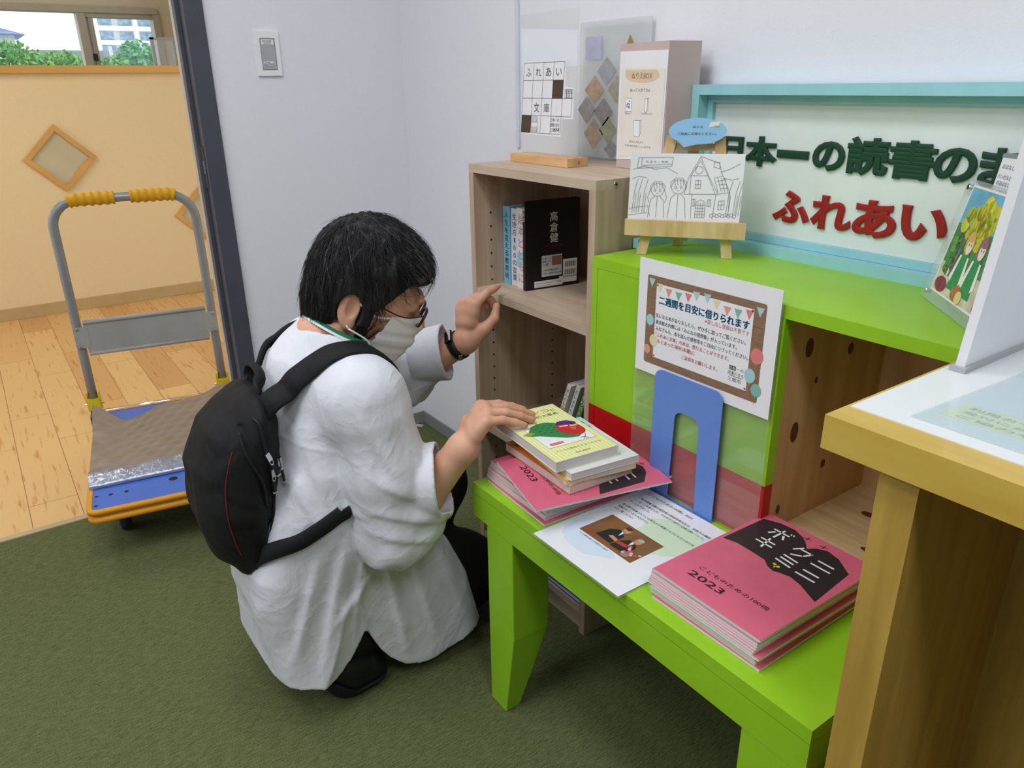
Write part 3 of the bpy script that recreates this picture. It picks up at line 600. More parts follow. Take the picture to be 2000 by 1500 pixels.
# ---------------------------------------------------------------- things on top of the shelf
ZT = 1.0325
r = root('acrylic_sign', 'clear acrylic crossword sign held in a pale wooden block on the shelf', 'sign', (0.868, -0.19, ZT))
bm = B(); box(bm, (0, 0, 0), (0.209, 0.030, 0.018)); box(bm, (0, 0.0355, 0), (0.209, 0.056, 0.018)); box(bm, (0, 0.0299, 0), (0.209, 0.0356, 0.005)); obj('wooden_base', bm, M_OAK, r)
bm = B(); box(bm, (0.002, 0.0305, 0.0055), (0.199, 0.035, 0.306)); obj('acrylic_plate', bm, M_CLEAR, r, bevel=0.0005, seg=1)
p = Print((0.868, -0.1597, ZT), (1, 0, 0), (0, 0, 1), 0.0003)
WH = ink(238, 238, 242); K = ink(44, 40, 38); BR = ink(78, 60, 48)
p.poly([(-0.0005, 0.0595), (0.149, 0.0585), (0.152, 0.095), (0.19, 0.096), (0.192, 0.157), (0.163, 0.16), (0.164, 0.211), (0.0135, 0.213)], WH, 0)
def gx(i, v): return 0.0172+0.0358*i-(0.2085-v)*0.105*(1-i*0.02)
rows = [0.2085, 0.1728, 0.1362, 0.1, 0.063]
for i in range(4):
    for j in range(4):
        a = [(gx(i, rows[j]), rows[j]), (gx(i+1, rows[j]), rows[j]), (gx(i+1, rows[j+1]), rows[j+1]), (gx(i, rows[j+1]), rows[j+1])]
        if (i, j) in ((3, 1), (0, 3)): p.poly(a, BR, 1)
        p.line(a, 0.0008, K, 2, True)
a = [(gx(4, 0.1362), 0.1362), (gx(4.9, 0.1362), 0.1362), (gx(4.9, 0.1), 0.1), (gx(4, 0.1), 0.1)]; p.line(a, 0.0008, K, 2, True)
for i, ch in enumerate('ふれあい'): p.text(ch, gx(i+0.5, 0.19), 0.1815, 0.021, K, 2, width=0.019, align='c')
for i, ch in ((1, '文'), (2, '庫')): p.text(ch, gx(i+0.5, 0.118), 0.1085, 0.021, K, 2, width=0.02, align='c')
for k in range(5): p.line([(0.162+k*0.0055, 0.1375), (0.1665+k*0.0055, 0.1375), (0.167+k*0.0055, 0.1545), (0.1625+k*0.0055, 0.1545)], 0.0007, K, 2, True)
p.line([(0.161, 0.147), (0.189, 0.147)], 0.0007, K, 2); p.line([(0.161, 0.151), (0.189, 0.151)], 0.0007, K, 2)
p.line([(0.041, 0.0655), (0.064, 0.0655), (0.066, 0.097), (0.043, 0.097)], 0.0007, K, 2, True)
for zz in (0.075, 0.086): p.line([(0.042, zz), (0.065, zz)], 0.0007, K, 2)
for q in range(4): p.line([(0.046+q*0.005, 0.067), (0.0465+q*0.005, 0.073)], 0.0012, K, 2); p.line([(0.046+q*0.005, 0.088), (0.0465+q*0.005, 0.094)], 0.0012, K, 2)
p.text('日本一の', 0.113, 0.089, 0.009, K, 2, 0.03); p.text('読書のまち', 0.112, 0.079, 0.0085, K, 2, 0.032); p.text('三郷', 0.112, 0.068, 0.009, K, 2, 0.018); p.line([(0.132, 0.068), (0.132, 0.076), (0.137, 0.07), (0.142, 0.076), (0.142, 0.068)], 0.0016, K, 2)
p.done('printed_design', r)
r = root('clear_poster_panel', 'clear upright panel with faint brown and grey diamonds behind the crossword sign', 'panel', (0.9, -0.0125, ZT))
bm = B(); box(bm, (0.0, 0, 0.004), (0.228, 0.003, 0.293)); obj('panel', bm, clear('milky_acrylic', (0.95, 0.96, 0.96), 0.62, 0.06, (0.78, 0.8, 0.8)), r)
bm = B(); box(bm, (-0.004, -0.004, 0), (0.232, 0.011, 0.004)); obj('foot', bm, M_CLEAR, r)
p = Print((0.9, -0.0125, ZT), (1, 0, 0), (0, 0, 1), 0.0004)
for cx, cy, kx, ky, c in ((0.0536, 0.151, 0.034, 0.031, (190, 164, 140)), (0.0931, 0.19, 0.032, 0.03, (176, 176, 186)), (0.128, 0.152, 0.03, 0.029, (178, 176, 156)), (0.0277, 0.108, 0.032, 0.03, (164, 160, 160)), (0.086, 0.104, 0.033, 0.031, (158, 154, 156)), (0.0536, 0.056, 0.034, 0.034, (186, 160, 142)), (0.1033, 0.066, 0.03, 0.029, (168, 172, 144)), (0.117, 0.024, 0.026, 0.02, (160, 156, 160))):
    p.poly([(cx, cy+ky), (cx+kx, cy), (cx, cy-ky), (cx-kx, cy)], mat('faint_%d' % int(cx*1e4), c, 0.5, 0.12, 60), 0)
p.rect(0.02, 0.215, 0.075, 0.262, mat('faint_blue', (186, 190, 214), 0.5, 0.06, 40), 0); p.poly([(0.165, 0.262), (0.15, 0.232), (0.181, 0.236)], mat('dull_gold', (170, 140, 84), 0.4), 1)
p.done('printed_design', r)
r = root('drawing_box', 'tall dusty pink box with a paper notice for colouring sheets on the shelf', 'box', (1.128, -0.098, ZT), math.atan2(-0.018, 0.153))
bm = B(); box(bm, (0, 0, 0), (0.1535, 0.078, 0.2375)); obj('body', bm, mat('dusty_pink_card', (206, 184, 180), 0.7, 0.02, 20), r, bevel=0.0012)
bm = B(); box(bm, (0.03, 0.03, 0.2372), (0.124, 0.045, 0.2378)); obj('slot', bm, M_BLACK, r)
bm = B(); prism(bm, [(0.001, 0.016), (0.148, 0.025), (0.1535, 0.222), (0.003, 0.224)], (0, -0.0004, 0), (1, 0, 0), (0, 0, 1), 0.0005); obj('notice', bm, M_PAPER, r)
bd = Vector((0.153, -0.018, 0)).normalized()
p = Print(Vector((1.128, -0.098, ZT))+Vector((bd.y, -bd.x, 0))*0.001, bd, (0, 0, 1), 0.0003)
CREAM = ink(236, 222, 204); TAN = ink(228, 202, 168); G = ink(96, 90, 96)
p.poly([(0.008, 0.022), (0.144, 0.03), (0.148, 0.19), (0.01, 0.193)], ink(238, 232, 224), 0)
p.poly([(0.0236, 0.1893)]+[(0.0775-0.054*math.cos(a), 0.178-0.013*math.sin(a)) for a in [math.pi*i/12 for i in range(13)]]+[(0.1253, 0.1881)], TAN, 1)
p.text('ぬりえBOX', 0.044, 0.173, 0.0135, G, 2, 0.065); p.text('ぬって入れてね♪', 0.041, 0.149, 0.0075, G, 2, 0.063)
for cx, cy, wx, wy in ((0.037, 0.124, 0.01, 0.0125), (0.094, 0.124, 0.004, 0.0125), (0.067, 0.08, 0.01, 0.015)): p.rect(cx-wx, cy-wy, cx+wx, cy+wy, ink(246, 246, 248), 1); p.line([(cx-wx, cy-wy), (cx+wx, cy-wy), (cx+wx, cy+wy), (cx-wx, cy+wy)], 0.0006, G, 2, True)
p.line([(0.077, 0.067), (0.081, 0.07), (0.081, 0.097), (0.077, 0.095)], 0.0006, G, 2, True); p.line([(0.098, 0.113), (0.101, 0.116), (0.101, 0.138), (0.098, 0.136)], 0.0006, G, 2, True)
g = np.random.default_rng(3)
for k in range(10): p.ell(0.031+0.012*g.random(), 0.117+0.015*g.random(), 0.0018, 0.0016, ink(90, 130, 140), 2, 8)
p.text('色をぬって', 0.026, 0.106, 0.004, G, 2, 0.022); p.text('三つ折りにして', 0.08, 0.107, 0.004, G, 2, 0.034); p.text('BOXに入れよう', 0.046, 0.052, 0.005, G, 2, 0.044); p.text('できたぬりえはここに入れてね', 0.03, 0.044, 0.005, G, 2, 0.085)
p.done('printed_design', r)

# ---------------------------------------------------------------- easel with colouring sheet
EA = math.atan2(0.6, 0.8)
r = root('mini_easel', 'small pale wooden easel on the green cabinet', 'easel', (1.40, -0.172, CZ+0.0006), EA)
M_EAS = mat('easel_wood', (226, 196, 146), 0.55, 0.14, 12, stretch=(4, 4, 0.6), c2=(204, 168, 116))
def bar(a, b_, wx, wy):
    """square bar from a to b (mostly vertical)"""
    bm = B(); a, b_ = Vector(a), Vector(b_)
    vs = [(p.x+sx*wx/2, p.y+sy*wy/2, p.z) for p in (a, b_) for sx, sy in ((-1, -1), (1, -1), (1, 1), (-1, 1))]
    add(bm, vs, [(3, 2, 1, 0), (4, 5, 6, 7), (0, 1, 5, 4), (1, 2, 6, 5), (2, 3, 7, 6), (3, 0, 4, 7)]); return bm
obj('leg', bar((-0.077, -0.002, 0), (-0.036, 0.035, 0.21), 0.019, 0.012), M_EAS, r, bevel=0.0015)
obj('leg', bar((0.079, -0.002, 0), (0.047, 0.035, 0.21), 0.019, 0.012), M_EAS, r, bevel=0.0015)
obj('leg', bar((-0.021, 0.094, 0), (0.004, 0.052, 0.205), 0.019, 0.012), M_EAS, r, bevel=0.0015)
bm = B(); box(bm, (-0.108, -0.020, 0.037), (0.108, 0.0025, 0.052)); box(bm, (-0.108, -0.020, 0.052), (0.108, -0.011, 0.066)); obj('ledge', bm, M_EAS, r, bevel=0.002)
bm = B(); box(bm, (-0.035, 0.03, 0.185), (0.05, 0.042, 0.197)); obj('crossbar', bm, M_EAS, r)
EX = Vector((0.8, 0.6, 0)); EYV = Vector((-0.09, 0.12, 0.98)).normalized(); EYV = (EYV-EX*EYV.dot(EX)).normalized()
O_ = Vector((1.40, -0.172, CZ+0.0006)) + Vector((-0.6, 0.8, 0))*(-0.006) + Vector((0, 0, 0.0535))
def bow(u, v): return 0.011*(u/0.1)**2*(0.3+0.7*v/0.14)
r = root('colouring_sheet', 'white colouring sheet with a line-drawn house and two children on the easel', 'paper', O_, EA)
p = Print(O_, EX, EYV, 0.0, 0.00012, bow)
nx, ny = 24, 8; g_ = [[None]*(ny+1) for _ in range(nx+1)]
bm = B()
for i in range(nx+1):
    for j in range(ny+1):
        u = -0.105+0.2*i/nx; g_[i][j] = bm.verts.new(p.at(u, 0.129*j/ny, 0))
for i in range(nx):
    for j in range(ny): bm.faces.new((g_[i][j], g_[i+1][j], g_[i+1][j+1], g_[i][j+1])).smooth = True
bmesh.ops.recalc_face_normals(bm, faces=bm.faces)
obj('sheet', bm, M_PAPER, r, world=True)
p.lift = 0.0006; LN = ink(120, 122, 132); off = -0.012; w_ = 0.0006
def ln(pts, c=False, w=w_):
    P = [(x, y+off) for x, y in pts]
    if c: P.append(P[0])
    Q = []
    for a, b_ in zip(P[:-1], P[1:]):
        k = max(1, int(abs(a[0]-b_[0])/0.012)); Q += [(a[0]+(b_[0]-a[0])*t/k, a[1]+(b_[1]-a[1])*t/k) for t in range(k)]
    p.line(Q+[P[-1]], w, LN, 1)
ln([(-0.0912, 0.1325), (-0.03, 0.1345), (-0.0316, 0.1191), (-0.0925, 0.1135)], True); ln([(-0.085, 0.1325), (-0.086, 0.1145)]); ln([(-0.084, 0.119), (-0.032, 0.1225)])
p.text('なまえ・学年', -0.078, 0.1255+off-0.001, 0.004, LN, 1, 0.04)
ln([(0.0184, 0.136), (0.0, 0.1)]); ln([(0.0184, 0.136), (0.0365, 0.1)]); ln([(0.0184, 0.1295), (0.0042, 0.1035), (0.0334, 0.1035)], True); ln([(0.0184, 0.137), (0.052, 0.125), (0.0565, 0.11)])
for a0 in range(0, 12): ln([(0.0175+0.0065*math.cos(a0*math.pi/6), 0.113+0.0065*math.sin(a0*math.pi/6)), (0.0175+0.0065*math.cos((a0+1)*math.pi/6), 0.113+0.0065*math.sin((a0+1)*math.pi/6))])
ln([(0.0038, 0.1035), (0.0038, 0.0709), (0.0491, 0.0721), (0.0334, 0.1035)]); ln([(0.0, 0.1), (-0.006, 0.0705), (0.054, 0.072), (0.0365, 0.1)])
ln([(0.013, 0.081), (0.013, 0.095), (0.022, 0.095), (0.022, 0.081)], True); ln([(0.0175, 0.081), (0.0175, 0.095)]); ln([(0.013, 0.088), (0.022, 0.088)])
ln([(0.0085, 0.028), (0.0085, 0.0705)]); ln([(0.0502, 0.0703), (0.047, 0.028)]); ln([(0.0565, 0.11), (0.074, 0.0755), (0.0745, 0.034)]); ln([(0.05, 0.0715), (0.075, 0.0755)])
ln([(0.016, 0.03), (0.016, 0.054)]+[(0.0245-0.0085*math.cos(a), 0.054+0.007*math.sin(a)) for a in [math.pi*i/6 for i in range(1, 6)]]+[(0.033, 0.054), (0.033, 0.03)], True)
for k in range(1, 4): ln([(0.016+0.00425*k, 0.03), (0.016+0.00425*k, 0.057)])
for k in range(1, 5): ln([(0.016, 0.03+0.0055*k), (0.033, 0.03+0.0055*k)])
for x_ in (0.0115, 0.0395): ln([(x_-0.003, 0.05), (x_-0.003, 0.062), (x_+0.003, 0.062), (x_+0.003, 0.05)], True); ln([(x_, 0.05), (x_, 0.062)])
ln([(0.056, 0.045), (0.056, 0.06), (0.066, 0.061), (0.066, 0.046)], True); ln([(0.061, 0.046), (0.061, 0.06)]); ln([(0.056, 0.053), (0.066, 0.054)])
for k in range(4): ln([(0.046+0.004*k, 0.1-0.006*k), (0.06+0.0035*k, 0.104-0.007*k)]); ln([(0.045+0.006*k, 0.1), (0.053+0.006*k, 0.076)])
ln([(0.042, 0.119), (0.043, 0.127), (0.052, 0.127), (0.053, 0.116)], True)
def kid(x, y, s, longhair):
    ln([(x+s*math.cos(a), y+s*1.0*math.sin(a)) for a in [2*math.pi*i/16 for i in range(17)]])
    ln([(x-s*1.1, y-s*0.2), (x-s*1.15, y+s*0.6), (x-s*0.5, y+s*1.25), (x+s*0.5, y+s*1.25), (x+s*1.15, y+s*0.6), (x+s*1.1, y-s*0.2)])
    for k in range(4): ln([(x-s*0.7+k*s*0.45, y+s*1.1), (x-s*0.5+k*s*0.4, y+s*0.25)])
    for sg in (-1, 1): ln([(x+sg*s*0.4+s*0.16*math.cos(a), y-s*0.1+s*0.2*math.sin(a)) for a in [2*math.pi*i/8 for i in range(9)]])
    ln([(x-s*0.15, y-s*0.55), (x+s*0.15, y-s*0.55)]); yb = 0.028
    ln([(x-s*0.4, y-s), (x-s*1.0, y-s*1.6), (x-s*1.3, yb)]); ln([(x+s*0.4, y-s), (x+s*1.0, y-s*1.6), (x+s*1.3, yb)]); ln([(x, y-s*1.1), (x, yb)])
    if longhair:
        for sg in (-1, 1): ln([(x+sg*s*1.1, y), (x+sg*s*1.5, y-s*1.2), (x+sg*s*1.2, y-s*2.0)])
kid(-0.0538, 0.077, 0.0115, True); kid(-0.0167, 0.083, 0.0125, False)
for x_ in (-0.098, -0.09, -0.08, 0.082, 0.088, 0.07): ln([(x_, 0.035), (x_+0.003, 0.075), (x_+0.008, 0.095)]); ln([(x_+0.004, 0.036), (x_+0.006, 0.07)])
ln([(-0.1, 0.112), (-0.08, 0.118), (-0.06, 0.113), (-0.04, 0.116), (-0.02, 0.106)]); ln([(0.055, 0.11), (0.07, 0.115), (0.088, 0.125)]); ln([(0.06, 0.1), (0.075, 0.097), (0.088, 0.1)]); ln([(-0.1, 0.095), (-0.09, 0.1), (-0.075, 0.098)])
for k in range(9): ln([(0.045+0.005*k+0.003*math.cos(a), 0.034+0.002*(k % 2)+0.003*math.sin(a)) for a in [2*math.pi*i/8 for i in range(9)]])
ln([(-0.104, 0.042), (-0.07, 0.048), (-0.065, 0.03)]); ln([(-0.104, 0.03), (-0.07, 0.036)])
p.done('line_drawing', r)
r = root('speech_bubble_card', 'blue speech-bubble card with small black writing at the top of the easel', 'card', O_ + EYV*0.14, EA)
oc = O_ + Vector((-0.6, 0.8, 0))*(-0.003) + Vector((0, 0, -0.0135))
pts = [(0.0087+0.0505*math.cos(a), 0.181+0.0225*math.sin(a)) for a in [2*math.pi*i/36 for i in range(36)]]
pts = [q for q in pts if not (-0.02 < q[0] < 0.004 and q[1] < 0.17)]; k = max(i for i, q in enumerate(pts) if q[0] < 0 and q[1] < 0.175); pts.insert(k+1, (-0.0135, 0.1535))
bm = B(); nn = EX.cross(EYV)
prism(bm, pts, oc, EX, EYV, 0.0012); obj('card', bm, mat('sky_blue_card', (150, 200, 238), 0.6, 0.02, 20), r, world=True)
p = Print(oc+nn*0.0012, EX, EYV, 0.0003); p.text('ぬりえ', 0.0, 0.1865, 0.005, ink(30, 40, 60), 1, 0.018); p.text('ご自由にお持ちください。', -0.026, 0.1745, 0.0058, ink(30, 40, 60), 1, 0.068)
p.poly([(0.027, 0.1875), (0.045, 0.191), (0.0465, 0.197), (0.03, 0.1965)], ink(236, 234, 226), 0); p.poly([(0.036, 0.189), (0.046, 0.187), (0.045, 0.19)], ink(190, 170, 110), 1); p.done('lettering', r)

# ---------------------------------------------------------------- picture in an acrylic block, tag card behind it
PX = Vector((0.118, -0.115, 0)).normalized(); PY = Vector((0.145, 0.148, 1.0)).normalized(); PN = PX.cross(PY); PO = Vector((1.813, -0.105, CZ+0.0014))
r = root('acrylic_picture_frame', 'clear acrylic block with a watercolour of two children under a yellow tree', 'picture frame', PO, math.atan2(PX.y, PX.x))
bm = B(); prism(bm, [(0, 0), (0.21, 0), (0.21, 0.173), (0, 0.173)], PO-PN*0.006, PX, PY, 0.006); obj('acrylic_block', bm, clear('frame_acrylic', (0.93, 0.96, 0.95), 0.8, 0.03), r, world=True)
bm = B()
for u, v in ((0.011, 0.011), (0.199, 0.011), (0.011, 0.162), (0.199, 0.162)): c = PO+PX*u+PY*v; tube(bm, [c-PN*0.007, c+PN*0.002], 0.004, 12)
q = obj('screw', bm, M_CHROME, r, world=True)
p = Print(PO, PX, PY, 0.0003)
p.rect(0.024, 0.016, 0.188, 0.167, ink(238, 236, 226), 0); p.rect(0.027, 0.1, 0.185, 0.164, mat('paint_sky', (120, 186, 220), 0.7, 0.12, 30), 1); p.rect(0.027, 0.06, 0.185, 0.115, mat('paint_leaf', (92, 150, 96), 0.7, 0.2, 90), 2); p.rect(0.027, 0.019, 0.185, 0.06, mat('paint_ground', (220, 210, 190), 0.7, 0.14, 60), 2)
g = np.random.default_rng(11)
for k in range(26): p.ell(0.092+0.028*g.normal()*0.8, 0.128+0.016*g.normal(), 0.012, 0.011, mat('paint_yellow%d' % (k % 3), [(222, 214, 70), (206, 200, 60), (190, 196, 70)][k % 3], 0.7, 0.1, 80), 3, 10)
for k in range(22): p.ell(0.04+0.05*g.random(), 0.05+0.05*g.random(), 0.008, 0.006, mat('paint_green%d' % (k % 3), [(80, 140, 70), (120, 170, 70), (60, 110, 90)][k % 3], 0.7, 0.1, 80), 4, 8)
for x_ in (0.05, 0.062, 0.088): p.line([(x_, 0.045), (x_+0.012, 0.1)], 0.004, mat('paint_trunk', (108, 92, 100), 0.7, 0.1, 60), 5)
for cx, hair in ((0.088, (214, 176, 96)), (0.128, (150, 108, 110))):
    p.poly([(cx-0.018, 0.03), (cx+0.018, 0.03), (cx+0.011, 0.082), (cx-0.011, 0.082)], mat('paint_dress', (64, 150, 92), 0.7, 0.1, 90), 6)
    p.poly([(cx-0.022, 0.045), (cx-0.014, 0.078), (cx-0.009, 0.078), (cx-0.014, 0.04)], ink(240, 238, 230), 7); p.poly([(cx+0.022, 0.045), (cx+0.014, 0.078), (cx+0.009, 0.078), (cx+0.014, 0.04)], ink(240, 238, 230), 7)
    p.ell(cx, 0.096, 0.013, 0.016, ink(*hair), 7, 16); p.ell(cx+0.002, 0.092, 0.0085, 0.011, ink(242, 222, 204), 8, 14); p.ell(cx-0.001, 0.094, 0.0012, 0.002, ink(70, 80, 90), 9, 8); p.ell(cx+0.006, 0.094, 0.0012, 0.002, ink(70, 80, 90), 9, 8); p.ell(cx, 0.103, 0.011, 0.006, ink(*hair), 9, 12)
p.ell(0.05, 0.03, 0.02, 0.011, mat('paint_plum', (150, 70, 84), 0.7, 0.2, 120), 3, 12); p.ell(0.107, 0.03, 0.016, 0.011, mat('paint_basket', (196, 130, 70), 0.7, 0.2, 120), 8, 14); p.ell(0.118, 0.027, 0.01, 0.009, ink(226, 206, 140), 9, 12); p.ell(0.175, 0.028, 0.01, 0.01, ink(176, 110, 76), 8, 12)
p.done('painting', r)
TO = PO-PN*0.022
r = root('caption_card', 'narrow white caption card standing up behind the acrylic picture', 'card', TO+PX*0.1, math.atan2(PX.y, PX.x))
bm = B(); prism(bm, [(0.06, 0.0), (0.185, 0.0), (0.185, 0.218), (0.023, 0.211)], TO, PX, PY, 0.0012); obj('card', bm, M_PAPER, r, world=True)
bm = B(); prism(bm, [(0.023, 0.2085), (0.185, 0.2155), (0.185, 0.2205), (0.023, 0.2135)], TO-PN*0.001, PX, PY, 0.0034); obj('clip_edge', bm, M_STEEL, r, world=True)
p = Print(TO+PN*0.0012, PX, PY, 0.0003); p.text('おはなし', 0.034, 0.195, 0.007, ink(90, 94, 96), 0, 0.036); p.text('ハンゼルと', 0.032, 0.182, 0.007, ink(90, 94, 96), 0, 0.04); p.text('のおはなし', 0.036, 0.1735, 0.007, ink(90, 94, 96), 0, 0.04); p.text('しっている', 0.034, 0.162, 0.007, ink(90, 94, 96), 0, 0.045); p.done('lettering', r)

# ---------------------------------------------------------------- notice, its clear holder and the blue bookend
r = root('clear_sheet_holder', 'clear upright plastic sheet standing on the bench before the green cabinet', 'sheet holder', (1.428, -0.311, BZ+0.0022))
bm = B(); box(bm, (0, 0, 0), (0.296, 0.0012, 0.424)); obj('sheet', bm, clear('holder_film', (0.96, 0.98, 0.97), 0.93, 0.05), r)
r = root('lending_notice', 'white paper notice with brown frame, balloons and blue heading in the clear holder', 'notice', (1.431, -0.3118, 0.7155))
bm = B(); box(bm, (0, 0, 0), (0.291, 0.0005, 0.204)); obj('paper', bm, M_PAPER, r)
p = Print((1.42, -0.3118, 0.709), (1, 0, 0), (0, 0, 1), 0.0003)
WB = mat('board_brown', (150, 118, 92), 0.7, 0.14, 60, stretch=(1, 1, 8)); RD = ink(178, 44, 48); BK = ink(48, 48, 52); BL = ink(40, 124, 160)
p.rrect(0.032, 0.026, 0.278, 0.184, 0.004, WB, 0); p.rect(0.0538, 0.0398, 0.256, 0.1716, ink(242, 242, 246), 1)
for zz in (0.146, 0.1, 0.06): p.line([(0.0325, zz), (0.0535, zz)], 0.0008, ink(120, 92, 70), 1); p.line([(0.257, zz), (0.2775, zz)], 0.0008, ink(120, 92, 70), 1)
FC = [(168, 212, 216), (232, 222, 178), (228, 160, 134), (130, 188, 172), (226, 132, 130)]
for i, (x, y) in enumerate([(0.0429, 0.1724), (0.0615, 0.1666), (0.0821, 0.1614), (0.1042, 0.1603), (0.1255, 0.1628), (0.1425, 0.1692), (0.1652, 0.1704), (0.1848, 0.164), (0.206, 0.159), (0.227, 0.1595), (0.2482, 0.1627), (0.2674, 0.1708)]):
    p.poly([(x-0.0075, y+0.006), (x+0.0075, y+0.006), (x, y-0.009)], ink(*FC[(0, 1, 2, 3, 4, 0, 0, 1, 2, 3, 4, 0)[i]]), 3)
for x, y, c, rr in ((0.0428, 0.1052, 0, 0.009), (0.0535, 0.07, 1, 0.0095), (0.0393, 0.051, 2, 0.0075), (0.2695, 0.1008, 4, 0.0115), (0.2605, 0.0669, 0, 0.0105), (0.2744, 0.0469, 3, 0.0095)):
    p.line([(x, y-rr), (x-0.002, y-rr*2.6)], 0.0005, ink(190, 160, 110), 3); p.ell(x, y, rr, rr*1.12, ink(*FC[c]), 4); p.poly([(x-0.0018, y-rr*1.3), (x+0.0018, y-rr*1.3), (x, y-rr*1.05)], ink(*FC[c]), 4)
for x, y in ((0.056, 0.043), (0.2535, 0.043), (0.2535, 0.169), (0.056, 0.169)): p.ell(x, y, 0.0018, 0.0018, RD, 3, 10)
for dx, dy in ((-0.0005, 0), (0.0005, 0), (0, 0.0005), (0, -0.0005), (0.0009, 0.0004)): p.text('二週間を目安に借りられます', 0.061+dx, 0.1385+dy, 0.0155, BL, 2 + (dx > 0)*0.2, 0.189)
p.text('※貸し出し登録は不要です', 0.164, 0.1285, 0.0085, RD, 2, 0.0875)
for s_, x0, y0, x1, c in (('気になる本がありましたら、ぜひ手に取ってご覧ください。', 0.0555, 0.1135, 0.247, BK), ('裏表紙の内側には「みんなの感想集」が入っています。', 0.0562, 0.102, 0.231, BK), ('みなさんも、本を読んだ感想等をご自由につづってください。', 0.057, 0.0905, 0.2535, BK), ('「ふれあい文庫」の本は、借りることができます。', 0.058, 0.079, 0.218, RD), ('もとあった場所(本棚)に', 0.0625, 0.0685, 0.148, RD), ('ご返却をお願いします。', 0.1204, 0.055, 0.197, RD)):
    p.text(s_, x0, y0, 0.0082, c, 2, x1-x0); p.text(s_, x0+0.0003, y0, 0.0082, c, 2.3, x1-x0)
p.rect(0.22, 0.0665, 0.2335, 0.0735, BK, 2); p.text('日本', 0.2205, 0.0677, 0.006, ink(240, 240, 240), 3, 0.0125); p.text('一の', 0.2345, 0.0675, 0.007, BK, 2, 0.014); p.text('読書のまち', 0.2185, 0.0585, 0.0075, BK, 2, 0.031); p.text('三郷市', 0.2195, 0.048, 0.008, BK, 2, 0.026); p.line([(0.222, 0.0568), (0.247, 0.0568)], 0.0008, BK, 2)
p.done('printed_design', r)
r = root('blue_bookend', 'blue metal bookend with an arched slot propping up the paper notice', 'bookend', (1.487, -0.3165, BZ+0.0004))
M_BLUE = mat('blue_enamel', (104, 142, 218), 0.35, 0.02, 20)
bm = B()
oc_ = [(0.0, 0.002), (0.0, 0.1)]+[(0.0, 0.222)]+[(0.018-0.018*math.cos(a), 0.222+0.018*math.sin(a)) for a in [math.pi/2*i/6 for i in range(1, 7)]]+[(0.076, 0.24)]
ic_ = [(0.047, 0.002), (0.0505, 0.1), (0.052, 0.155)]+[(0.068-0.016*math.cos(a), 0.16+0.016*math.sin(a)) for a in [math.pi/2*i/6 for i in range(1, 7)]]+[(0.076, 0.176)]
for i in range(len(oc_)-1):
    for fl in (0, 1):
        q = [oc_[i], ic_[i], ic_[i+1], oc_[i+1]]
        if fl: q = [(0.152-x if (k_ in (0, 3) or x > 0.075) else 0.159-x, z) for k_, (x, z) in enumerate(q)][::-1]
        prism(bm, q, (0, 0, 0), (1, 0, 0), (0, 0, 1), 0.0012)
bmesh.ops.remove_doubles(bm, verts=bm.verts, dist=1e-5); obj('upright', bm, M_BLUE, r)
bm = B(); box(bm, (0.0, 0.0002, 0.0), (0.152, 0.0045, 0.0016)); box(bm, (0.0, -0.075, 0.0), (0.152, -0.0013, 0.0008)); obj('base_plate', bm, M_BLUE, r)
# ---------------------------------------------------------------- pink booklets, sheet and books on the bench
M_PINK = mat('cover_pink', (224, 106, 134), 0.45, 0.03, 30); M_PINKD = mat('cover_back_pink', (206, 62, 96), 0.5, 0.04, 30)
MW_, MH_, MT_ = 0.19, 0.262, 0.0036
COVK = ink(52, 44, 48, 0.4); COVT = ink(56, 22, 30, 0.4); COVW = ink(240, 238, 238, 0.5)
def sag(u, v): return 0.0
def booklet(label, loc, rz, group):
    """saddle-stitched booklet: pages with softly rounded edges and a pink cover"""
    r = root('pink_booklet', label, 'booklet', loc, rz, group)
    bm = B(); box(bm, (0.0003, 0.0002, 0.0003), (MW_-0.0003, MH_-0.0003, MT_-0.0002)); obj('pages', bm, M_PAGES, r, bevel=0.0011, seg=2)
    bm = B(); box(bm, (0, 0, MT_-0.00025), (MW_, MH_, MT_), 1); [setattr(f, 'material_index', 0) for f in bm.faces if f.calc_center_median().z > MT_-1e-6]; obj('cover', bm, [M_PINK, M_PAPER], r)
    bm = B(); box(bm, (0, 0, 0), (MW_, MH_, 0.00035)); box(bm, (0, 0, 0.0003), (0.0004, MH_, MT_-0.0004)); obj('back_cover', bm, M_PAPER, r)
    return r
def dup(rt, loc, rz, label, grp):
    c = rt.copy(); COL.objects.link(c); c.location = loc; c.rotation_euler = (0, 0, rz); c['label'] = label; c['group'] = grp
    for ch in list(rt.children):
        k = ch.copy(); COL.objects.link(k); k.parent = c
    return c
